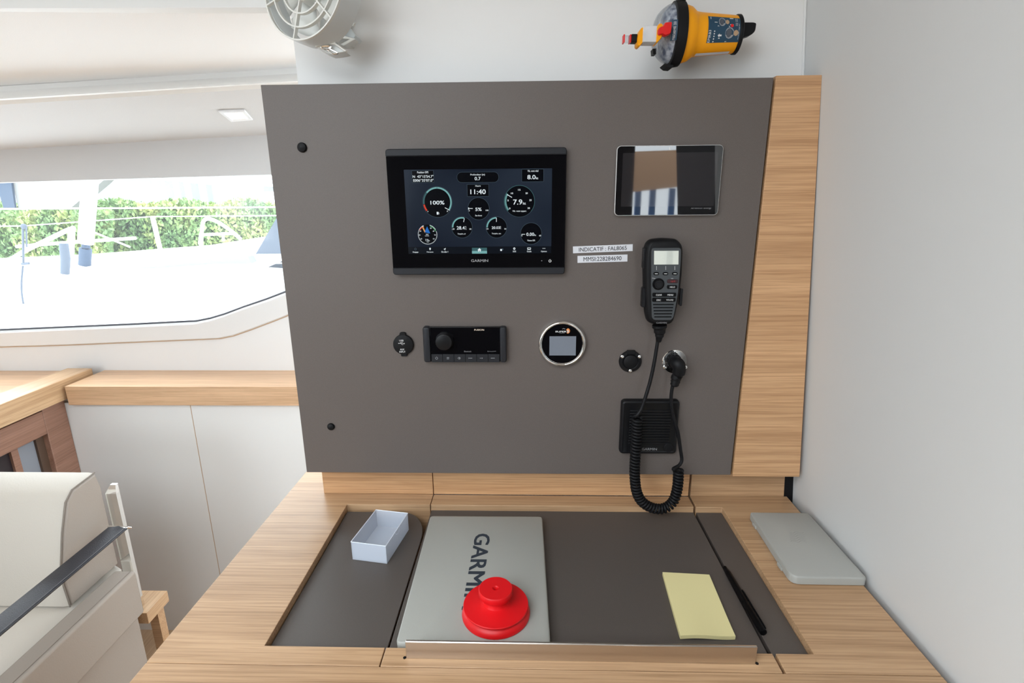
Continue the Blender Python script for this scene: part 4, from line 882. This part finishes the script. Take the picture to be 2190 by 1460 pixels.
# label wrapped around the body
def wrap(cx, th, lift=.0006):
    r = (306 + (cx - 1300) / 480 * (268 - 306)) * SC * RS + lift; return Vector((X(cx), -r * .9 * math.cos(th), r * math.sin(th)))
def wrappatch(name, x0, x1, t0, t1, mt, lift=.0005, par=None):
    m = MB(); n = 14; V = []
    for i in range(n + 1):
        for x in (x0, x1): V.append(wrap(x, t0 + (t1 - t0) * i / n, lift))
    m.add(V, [(2 * i, 2 * i + 1, 2 * i + 3, 2 * i + 2) for i in range(n)]); return m.build(name, mt, par or ep, local=True, smooth=80)
t0, t1 = math.asin(-165 / 290), math.asin(188 / 290)
lb = wrappatch('label', 1335, 1790, t0, t1, NAVY)
def WT(t, x0, x1, z0, z1, mi=0):      # text read bottom to top
    V, F = glyphs(t, 0); xa = min(p.x for p in V); xb = max(p.x for p in V); ya = min(p.y for p in V); yb_ = max(p.y for p in V)
    mt_.add([wrap(x1 + (x0 - x1) * (p.y - ya) / (yb_ - ya), math.asin((z0 + (z1 - z0) * (p.x - xa) / (xb - xa)) / 290), .0009) for p in V], F, mi)
mt_ = MB(); WT('EPIRB3', 1345, 1378, -160, -8)
for i, z in enumerate((-150, -118, -86, -54, -22)): mt_.add([wrap(1425 + 9 * math.cos(a * .785), math.asin((z + 9 * math.sin(a * .785)) / 290), .0009) for a in range(8)], [list(range(8))])
WT('1', 1488, 1510, -115, -105); WT('2', 1590, 1612, -160, -145); WT('3', 1462, 1484, 40, 55); WT('4', 1618, 1640, 40, 55)
for x in (1720, 1740): WT('--- ---', x, x + 6, 60, 170)
WT('406', 1362, 1378, 140, 178); WT('ocean signal', 1762, 1776, -130, 90)
mt_.add([wrap(1640, math.asin(70 / 290), .0007), wrap(1690, math.asin(70 / 290), .0007), wrap(1690, math.asin(178 / 290), .0007), wrap(1640, math.asin(178 / 290), .0007)], [(0, 1, 2, 3)])
mt_.add([wrap(x, math.asin(z / 290), .0009) for x, z in ((1475, -75), (1500, -50), (1500, -64), (1530, -64), (1530, -86), (1500, -86), (1500, -100))], [list(range(7))])
mt_.add([wrap(x, math.asin(z / 290), .0009) for x, z in ((1420, 96), (1460, 96), (1460, 104), (1420, 104))], [list(range(4))])
mt_.build('label_print', TXW, lb, local=True, smooth=0)
mg = MB()
for (x, z, r_) in ((1530, 112, 62), (1640, -40, 78)):
    mg.add([wrap(x + r_ * .8 * math.cos(a * .5236), math.asin((z + r_ * math.sin(a * .5236)) / 290), .0007) for a in range(12)], [list(range(12))], 0)
    mg.add([wrap(x - 8 + r_ * .5 * math.cos(a * .5236), math.asin((z + r_ * .8 * math.sin(a * .5236)) / 290), .0009) for a in range(12)], [list(range(12))], 1)
    mg.add([wrap(x + r_ * 1.15 + r_ * .45 * math.cos(a * .7854), math.asin((z + r_ * .55 * math.sin(a * .7854)) / 290), .0009) for a in range(8)], [list(range(8))], 2)
mg.add([wrap(1668 + 22 * math.cos(a * .5236), math.asin((62 + 24 * math.sin(a * .5236)) / 290), .0010) for a in range(12)], [list(range(12))], 3)
mg.build('label_drawing', [mat('sketch_grey', (.30, .31, .33), .5), mat('sketch_dark', (.08, .09, .11), .5), mat('sketch_tan', (.45, .30, .18), .5), REDS], lb, local=True, smooth=0)
wrappatch('side_label', 1240, 1720, math.asin(-.93), math.asin(-.995), PAPER)
# rescueME band on the dome rim
m = MB(); V = []; rr = 432 * SC
def rim(cx, z, lift=0):
    prof = [(890, 436), (860, 428), (800, 398), (740, 348)]
    r = 345
    for (xa, ra), (xb, rb) in zip(prof[:-1], prof[1:]):
        if xb <= cx <= xa: r = ra + (rb - ra) * (cx - xa) / (xb - xa)
    if cx > 890: r = 436
    th = math.asin(max(-.98, min(.98, z / r))); R2 = r * RS * SC + lift; return Vector((X(cx), -R2 * .9 * math.cos(th), R2 * math.sin(th)))
n = 12
for i in range(n + 1):
    for cx in (805, 850, 888): V.append(rim(cx, -170 + 275 * i / n, .0006))
F = []
for i in range(n):
    for j in range(2): k = 3 * i + j; F.append((k, k + 1, k + 4, k + 3))
m.add(V, F); rb_ = m.build('dome_label', NAVY, ep, local=True, smooth=80)
m = MB()
def RT(t, x0, x1, z0, z1):
    V, F = glyphs(t, 0); xa = min(p.x for p in V); xb = max(p.x for p in V); ya = min(p.y for p in V); yb_ = max(p.y for p in V)
    m.add([rim(x1 + (x0 - x1) * (p.y - ya) / (yb_ - ya), z0 + (z1 - z0) * (p.x - xa) / (xb - xa), .0010) for p in V], F)
RT('rescue', 828, 858, -160, -50); RT('ME', 828, 858, -42, 12); RT(')))', 825, 865, 30, 75)
m.build('brand_lettering', TXW, rb_, local=True, smooth=0)
# activation arm with red slider and clear tab
fxz0 = fxz; fxz = lambda a, b, d: Vector((a * .9 - 62 * SC, -d, b * .78 - 95 * SC))
m = MB(fxz); m.rloft(rpoly([(X(345), -165 * SC), (X(345), -30 * SC), (X(390), 105 * SC), (X(430), 120 * SC), (X(430), -130 * SC), (X(380), -190 * SC)], .003), [(.020, .001), (.022, 0), (.040, 0), (.042, .001)])
m.rloft(rpoly([(X(620), -130 * SC), (X(620), 115 * SC), (X(650), 165 * SC), (X(700), 160 * SC), (X(720), 60 * SC), (X(700), -60 * SC), (X(640), -140 * SC)], .003), [(.020, .001), (.022, 0), (.044, 0), (.046, .001)]); m.build('arm', ORNG, ep, local=True)
m = MB(fxz); m.rloft(rpoly([(X(418), -130 * SC), (X(418), 120 * SC), (X(500), 135 * SC), (X(640), 130 * SC), (X(640), -130 * SC)], .002), [(.021, .001), (.023, 0), (.042, 0), (.044, .001)]); ws = m.build('paper_wrap', speck('scuffed_white_tape', (.62, .63, .65), (.70, .71, .73), 60, .5), ep, local=True)
m = MB(fxz); m.prism([(X(498), 130 * SC), (X(540), 135 * SC), (X(538), 155 * SC), (X(498), 150 * SC)], .03, .034); m.build('tape_end', NAVY, ws, local=True)
m = MB(fxz); m.rloft(rpoly([(X(628), -20 * SC), (X(628), 60 * SC), (X(660), 95 * SC), (X(700), 100 * SC), (X(720), 160 * SC), (X(825), 170 * SC), (X(822), 20 * SC), (X(810), -20 * SC), (X(730), -50 * SC), (X(690), -20 * SC), (X(660), -35 * SC)], .0025), [(.040, .001), (.042, 0), (.050, 0), (.052, .0012)]); m.build('slider', REDS, ep, local=True)
m = MB(fxz); m.box(X(262), -110 * SC, .024, X(350), 20 * SC, .038); m.build('neck', BLKM, ep, local=True, bevel=.001)
m = MB(fxz)
for x in (143, 240): m.box(X(x), -113 * SC, .025, X(x + 18), 15 * SC, .037)
m.build('tab_edge', REDS, ep, local=True)
m = MB(fxz); m.box(X(160), -100 * SC, .0265, X(241), 5 * SC, .0355); m.build('clear_tab', glassmat('clear_tab_plastic', (.9, .9, .92)), ep, local=True)

fxz = fxz0
# ================================================================== FAN
fc = PY(669, -23, -.03)
fan = thing('cabin_fan', fc, 'cream plastic cabin fan with round grille, mounted high on the wall', 'fan', rot_=(R(-6), 0, R(-24)))
rf = .0800
def ring(r, y, w=.0012, dpt=.003, n=72):
    m_ = []
    return [Vector((r * math.cos(2 * math.pi * i / n), y, r * math.sin(2 * math.pi * i / n))) for i in range(n)]
def fring(m, prof, n=72): m.rings([[Vector((r * math.cos(2 * math.pi * i / n), y, r * math.sin(2 * math.pi * i / n))) for i in range(n)] for r, y in prof], cap=False, close=True)
m = MB(); fring(m, [(rf, -.018), (rf, -.002), (rf * .985, .020), (rf * .96, .022), (rf * .955, .0), (rf * .965, -.016)]); m.build('housing', CREAM2, fan, local=True, smooth=40)
m = MB()
for r in (rf * .985, rf * .76, rf * .52, rf * .28): fring(m, [(r + .0011, -.022), (r + .0011, -.016), (r - .0011, -.016), (r - .0011, -.022)])
for a in (15, 75, 135, 195, 255, 315):
    t = R(a); c_, s_ = math.cos(t), math.sin(t); p0 = Vector((rf * .26 * c_, -.0195, rf * .26 * s_)); p1 = Vector((rf * .99 * c_, -.0195, rf * .99 * s_)); w = Vector((-s_, 0, c_)) * .0011; dd_ = Vector((0, .0028, 0))
    m.rings([[p0 - w - dd_, p0 + w - dd_, p0 + w + dd_, p0 - w + dd_], [p1 - w - dd_, p1 + w - dd_, p1 + w + dd_, p1 - w + dd_]])
m.build('grille', CREAM, fan, local=True, smooth=30)
m = MB(); m.rings([[Vector((r * math.cos(2 * math.pi * i / 32), y, r * math.sin(2 * math.pi * i / 32))) for i in range(32)] for r, y in ((.020, -.023), (.024, -.020), (.024, .018), (.018, .024))]); m.build('motor', CREAM, fan, local=True, smooth=40)
for k in range(5):
    m = MB(); V = []; F = []
    for i in range(5):
        for j in range(5):
            t = R(k * 72 + j * 11 + i * 4); r = .022 + (.064 - .022) * i / 4 * 1.05; V.append((r * math.cos(t), -.006 + .016 * j / 4, r * math.sin(t)))
    for i in range(4):
        for j in range(4): a = i * 5 + j; F.append((a, a + 1, a + 6, a + 5))
    m.add(V, F); b_ = m.build('blade', CREAM, fan, local=True); sm = b_.modifiers.new('thick', 'SOLIDIFY'); sm.thickness = .0012
m = MB()
for a in range(0, 180, 60):
    t = R(a + 20); d_ = Vector((math.cos(t), 0, math.sin(t))); p0, p1 = d_ * -rf * .96, d_ * rf * .96; w = Vector((-d_.z, 0, d_.x)) * .003
    m.rings([[p + Vector((0, y, 0)) for p, y in ((p0 - w, .024), (p0 + w, .024), (p0 + w, .027), (p0 - w, .027))], [p + Vector((0, y, 0)) for p, y in ((p1 - w, .024), (p1 + w, .024), (p1 + w, .027), (p1 - w, .027))]])
m.build('rear_spokes', CREAM, fan, local=True)
def tolocal(m):
    Mx = (Matrix.Translation(fc) @ Euler((R(-6), 0, R(-24))).to_matrix().to_4x4()).inverted(); m.v = [Mx @ v for v in m.v]; return m
def slabpx(pts, y, th, bv=.001, s=9.52):
    m = MB(); q = [PY(560 + a / s, b / s, y) for a, b in pts]; m.rings([q, [p + Vector((0, th, 0)) for p in q]]); return tolocal(m)
slabpx([(1240, 640), (1330, 640), (1870, 775), (1905, 790), (1660, 935), (1590, 900), (1770, 800), (1480, 770), (1400, 860), (1260, 800)], -.024, .02).build('yoke', CREAM, fan, local=True, bevel=.001)
slabpx([(1340, 600), (1800, 560), (1915, 720), (1870, 780), (1330, 645)], -.005, .035).build('side_cover', CREAM2, fan, local=True, bevel=.001)
slabpx([(1062, 870), (1340, 760), (1480, 790), (1500, 880), (1720, 1030), (1690, 1050), (1480, 905), (1300, 895), (1090, 955)], -.035, .012).build('foot', CREAM, fan, local=True, bevel=.0006)
slabpx([(1095, 955), (1300, 885), (1480, 895), (1700, 1045), (1540, 1080), (1380, 1100), (1230, 1040)], -.030, .03).build('foot_base', CREAM2, fan, local=True, bevel=.001)
m = MB(); m.tube(catmull([PY(694, 101, -.036), PY(700, 107, -.036), PY(712, 115, -.036), PY(722, 114, -.036), PY(718, 111, -.036), PY(704, 104, -.036)], 6), .0010, 6)
m.tube([PY(698 + 10 * math.cos(a * .524), 101 + 3 * math.sin(a * .524), -.036) for a in range(12)], .0020, 6, close=True); tolocal(m).build('wire_clip', CHR, fan, local=True)
m = MB(); m.box(fc.x - .02, .048, fc.z - .05, fc.x + .03, .0595, fc.z + .03); m.box(fc.x + .015, -.02, fc.z - .065, fc.x + .035, .05, fc.z - .045); tolocal(m).build('wall_mount', CREAM, fan, local=True, bevel=.002)

# ================================================================== OUTSIDE
# deck of the neighbouring boat
bt = thing('sailing_boat', (-3, 6, .2), 'white sailing boat deck with rails seen through the cabin window', 'boat')
m = MB(); zd0 = .62
rg = [PY(u, v, 4.2) for u, v in ((-300, 560), (-100, 556), (0, 552), (200, 543), (330, 533), (450, 524), (560, 507), (760, 492))]
k = len(rg); m.add([Vector((p.x * .9 - .3, 1.1, .80)) for p in rg] + rg + [Vector((p.x, 8.0, p.z - .9)) for p in rg] + [Vector((p.x * .9 - .3, 1.1, -.3)) for p in rg], [(r * k + i, r * k + i + 1, (r + 1) * k + i + 1, (r + 1) * k + i) for r in (0, 1) for i in range(k - 1)] + [(i, i + 1, 3 * k + i + 1, 3 * k + i) for i in range(k - 1)])
m.build('deck', OUTW, bt)
m = MB()
for v0, v1, y in ((447, 442, 3.2), (708, 0, 0)):
    if y: m.tube([PY(-200, v0 + 1, y), PY(700, v1, y)], .006, 6)
m.tube([PY(-200, 484, 3.6), PY(50, 483, 3.6), PY(325, 463, 3.6), PY(700, 460, 3.6)], .004, 6); m.tube([PY(480, 556, 3.0), PY(700, 553, 3.0)], .005, 6); m.tube([PY(480, 564, 2.8), PY(700, 561, 2.8)], .006, 6)
m.tube([PY(-100, 653, 1.9), PY(700, 650, 1.9)], .002, 5); m.build('lifeline', OUTW, bt)
m = MB(); m.tube([PY(326, 463, 3.6), PY(343, 535, 3.6), PY(344, 585, 3.6)], .018, 10); m.build('stanchion', OUTW, bt)
m = MB(); m.tube([PY(193, 385, 3.0), PY(183, 520, 3.0)], .050, 14); m.build('furled_sail', OUTW, bt)
m = MB(); m.tube([PY(183, 515, 3.0), PY(184, 530, 3.0)], .027, 12); m.tube([PY(183, 531, 3.0), PY(181, 567, 3.0)], .040, 12); m.build('furler_drum', OUTB, bt)
m = MB(); m.tube([PY(136, 520, 2.6), PY(140, 552, 2.6), PY(139, 585, 2.6)], [.026, .028, .026], 12); m.build('anchor_roller', OUTG, bt)
m = MB(); m.tube([PY(15, 560, 3.0), PY(55, 535, 3.0), PY(140, 494, 3.0), PY(158, 487, 3.0)], .016, 8); m.tube([PY(153, 490, 3.0), PY(149, 590, 3.0)], .022, 8); m.tube([PY(35, 527, 3.2), PY(150, 518, 3.2), PY(290, 509, 3.2)], .012, 8); m.tube([PY(197, 495, 3.2), PY(278, 528, 3.2)], .007, 6); m.build('bow_rail', OUTW, bt)
m = MB(); m.tube([PY(49, 483, 2.6), PY(50, 565, 2.6)], .007, 8); m.tube([PY(56, 484, 2.6), PY(57, 528, 2.6)], .005, 8); m.ball(PY(51, 484, 2.6), .018); m.tube([PY(47, 564, 2.6), PY(62, 563, 2.6)], .009, 8); m.tube(catmull([PY(49, 568, 1.7), PY(46, 605, 1.7), PY(47, 630, 1.7), PY(51, 654, 1.7)], 6), .0045, 6); m.build('halyard_hook', OUTG, bt)
m = MB(); m.tube(catmull([PY(430, 525, 4.0), PY(432, 490, 4.0), PY(436, 472, 4.0), PY(448, 468, 4.0), PY(470, 477, 4.0), PY(500, 498, 4.0), PY(515, 512, 4.0)], 6), .016, 8); m.tube([PY(427, 522, 4.0), PY(428, 502, 4.0), PY(500, 499, 4.0)], .014, 8); m.tube([PY(478, 515, 4.0), PY(477, 503, 4.0)], .012, 8); m.build('boarding_rail', OUTW, bt)
m = MB(); q = [PY(u, v, 3.0) for u, v in ((595, 460), (640, 440), (700, 575), (615, 574), (532, 568))]; m.rings([q, [p + Vector((0, .15, 0)) for p in q]]); m.build('spray_hood', OUTG, bt)
m = MB(); q = [PY(u, v, 2.65) for u, v in ((235, 583), (330, 560), (430, 553), (530, 548), (540, 566), (430, 572), (240, 586))]; m.rings([q, [p + Vector((0, .08, 0)) for p in q]]); m.build('folded_sail', mat('pale_sail', (.17, .18, .195), .6), bt)
# second craft behind the hedge
m = MB(); q = [PY(u, v, 9.0) for u, v in ((22, 375), (240, 370), (150, 446), (40, 447))]; m.rings([q, [p + Vector((0, .25, 0)) for p in q]]); van = m.build('boat_cabin', mat('cream_hull', (.195, .192, .185), .6), origin=q[3])
tag(van, 'cream boat hull with a dark blue stripe, at the top left of the window', 'boat')
m = MB(); q = [PY(u, v, 8.95) for u, v in ((-12, 378), (22, 378), (32, 447), (8, 447))]; m.rings([q, [p + Vector((0, .04, 0)) for p in q]]); m.build('blue_stripe', OUTB, van)
# hedge
hd = bpy.data.objects
m = MB()
import random as rnd
def leafbox(u0, u1, v0, v1, y, n, sz):
    for _ in range(n):
        u = rnd.uniform(u0, u1); t = rnd.random(); v = v0 + (v1 - v0) * t + 5 * math.sin(u * .045) * (1 - t) + rnd.gauss(0, 2) * (1 - t)
        p = PY(u, v, y + rnd.uniform(-.35, .35)); q = Euler((rnd.uniform(0, 6), rnd.uniform(0, 6), rnd.uniform(0, 6))).to_matrix(); s_ = sz * rnd.uniform(.6, 1.4)
        m.add([p + q @ Vector(w) * s_ for w in ((-.5, 0, 0), (0, -.3, .08), (.5, 0, 0), (0, .3, .08))], [(0, 1, 2, 3)])
leafbox(-60, 640, 432, 560, 11, 34000, .11); leafbox(-60, 240, 450, 560, 10, 8000, .11)
q = [PY(u, v, 11.4) for u, v in ((-80, 440), (740, 440), (740, 570), (-80, 570))]; m.rings([q, [p + Vector((0, .8, 0)) for p in q]])
he = m.build('hedge', LEAF, origin=PY(300, 560, 11), smooth=0); tag(he, 'long leafy green hedge behind the boats outside the window', 'hedge')
# hills, masts, ground
m = MB(); pts = [(-200, 372), (80, 376), (250, 380), (380, 388), (440, 394), (500, 398), (560, 397), (620, 402), (800, 400)]
q = [PY(u, v, 120) for u, v in pts]; lo = [Vector((p.x, 120, -3)) for p in q]; k = len(q); bk = [p + Vector((0, 40, -3)) for p in q]
m.add(q + lo + bk, [(i, i + 1, k + i + 1, k + i) for i in range(k - 1)] + [(i, i + 1, 2 * k + i + 1, 2 * k + i) for i in range(k - 1)]); h_ = m.build('distant_hills', HILL, origin=(-60, 120, -3), smooth=60); tag(h_, 'hazy blue hills far beyond the hedge', 'hill')
for u, w in ((326, .12), (345, .09), (372, .15), (396, .16), (428, .18), (455, .1), (240, .1)):
    m = MB(); p = PY(u, 360, 30); m.tube([Vector((p.x, 30, -.2)), Vector((p.x - .1, 30, p.z + 3))], w, 8); o = m.build('boat_mast', OUTW, origin=(p.x, 30, -.2)); tag(o, 'white boat mast standing beyond the hedge', 'mast', 'boat masts beyond the hedge')
m = MB(); q = [PY(u, v, 18) for u, v in ((540, 436), (553, 410), (700, 408), (700, 440))]; m.rings([q, [p + Vector((0, 1, 0)) for p in q]]); m.tube([q[0] + Vector((.3, .3, .05)), Vector((q[0].x + .3, 18.3, -.7))], .05, 6); m.tube([q[3] + Vector((-.3, .3, .05)), Vector((q[3].x - .3, 18.3, -.7))], .05, 6); o = m.build('white_awning', OUTW, origin=q[0]); tag(o, 'white awning beyond the hedge next to the grey panel', 'awning')
m = MB(); m.box(-80, -60, -.75, 80, 160, -.70); struct(m.build('ground', mat('pale_quay', (.55, .55, .53), .8)))
# cockpit behind the viewer: tan canvas with rope, blue covers (seen in reflections)
m = MB(fxz0); m.prism([(.2, 1.30), (2.6, 1.54), (2.6, 1.80), (.2, 1.74)], 4.57, 4.60); o = m.build('cockpit_awning', TAN, origin=(1.4, -4.6, 1.45)); tag(o, 'tan canvas awning over the cockpit behind the viewer', 'awning')
for x in (1.12, 1.27, 1.47): m = MB(); m.box(x, -4.9, -.1, x + .06, -4.86, 1.42); o = m.build('canvas_cover', BLUEC, origin=(x, -4.9, -.1)); tag(o, 'narrow blue canvas cover hanging in the cockpit', 'cover', 'blue covers in the cockpit')
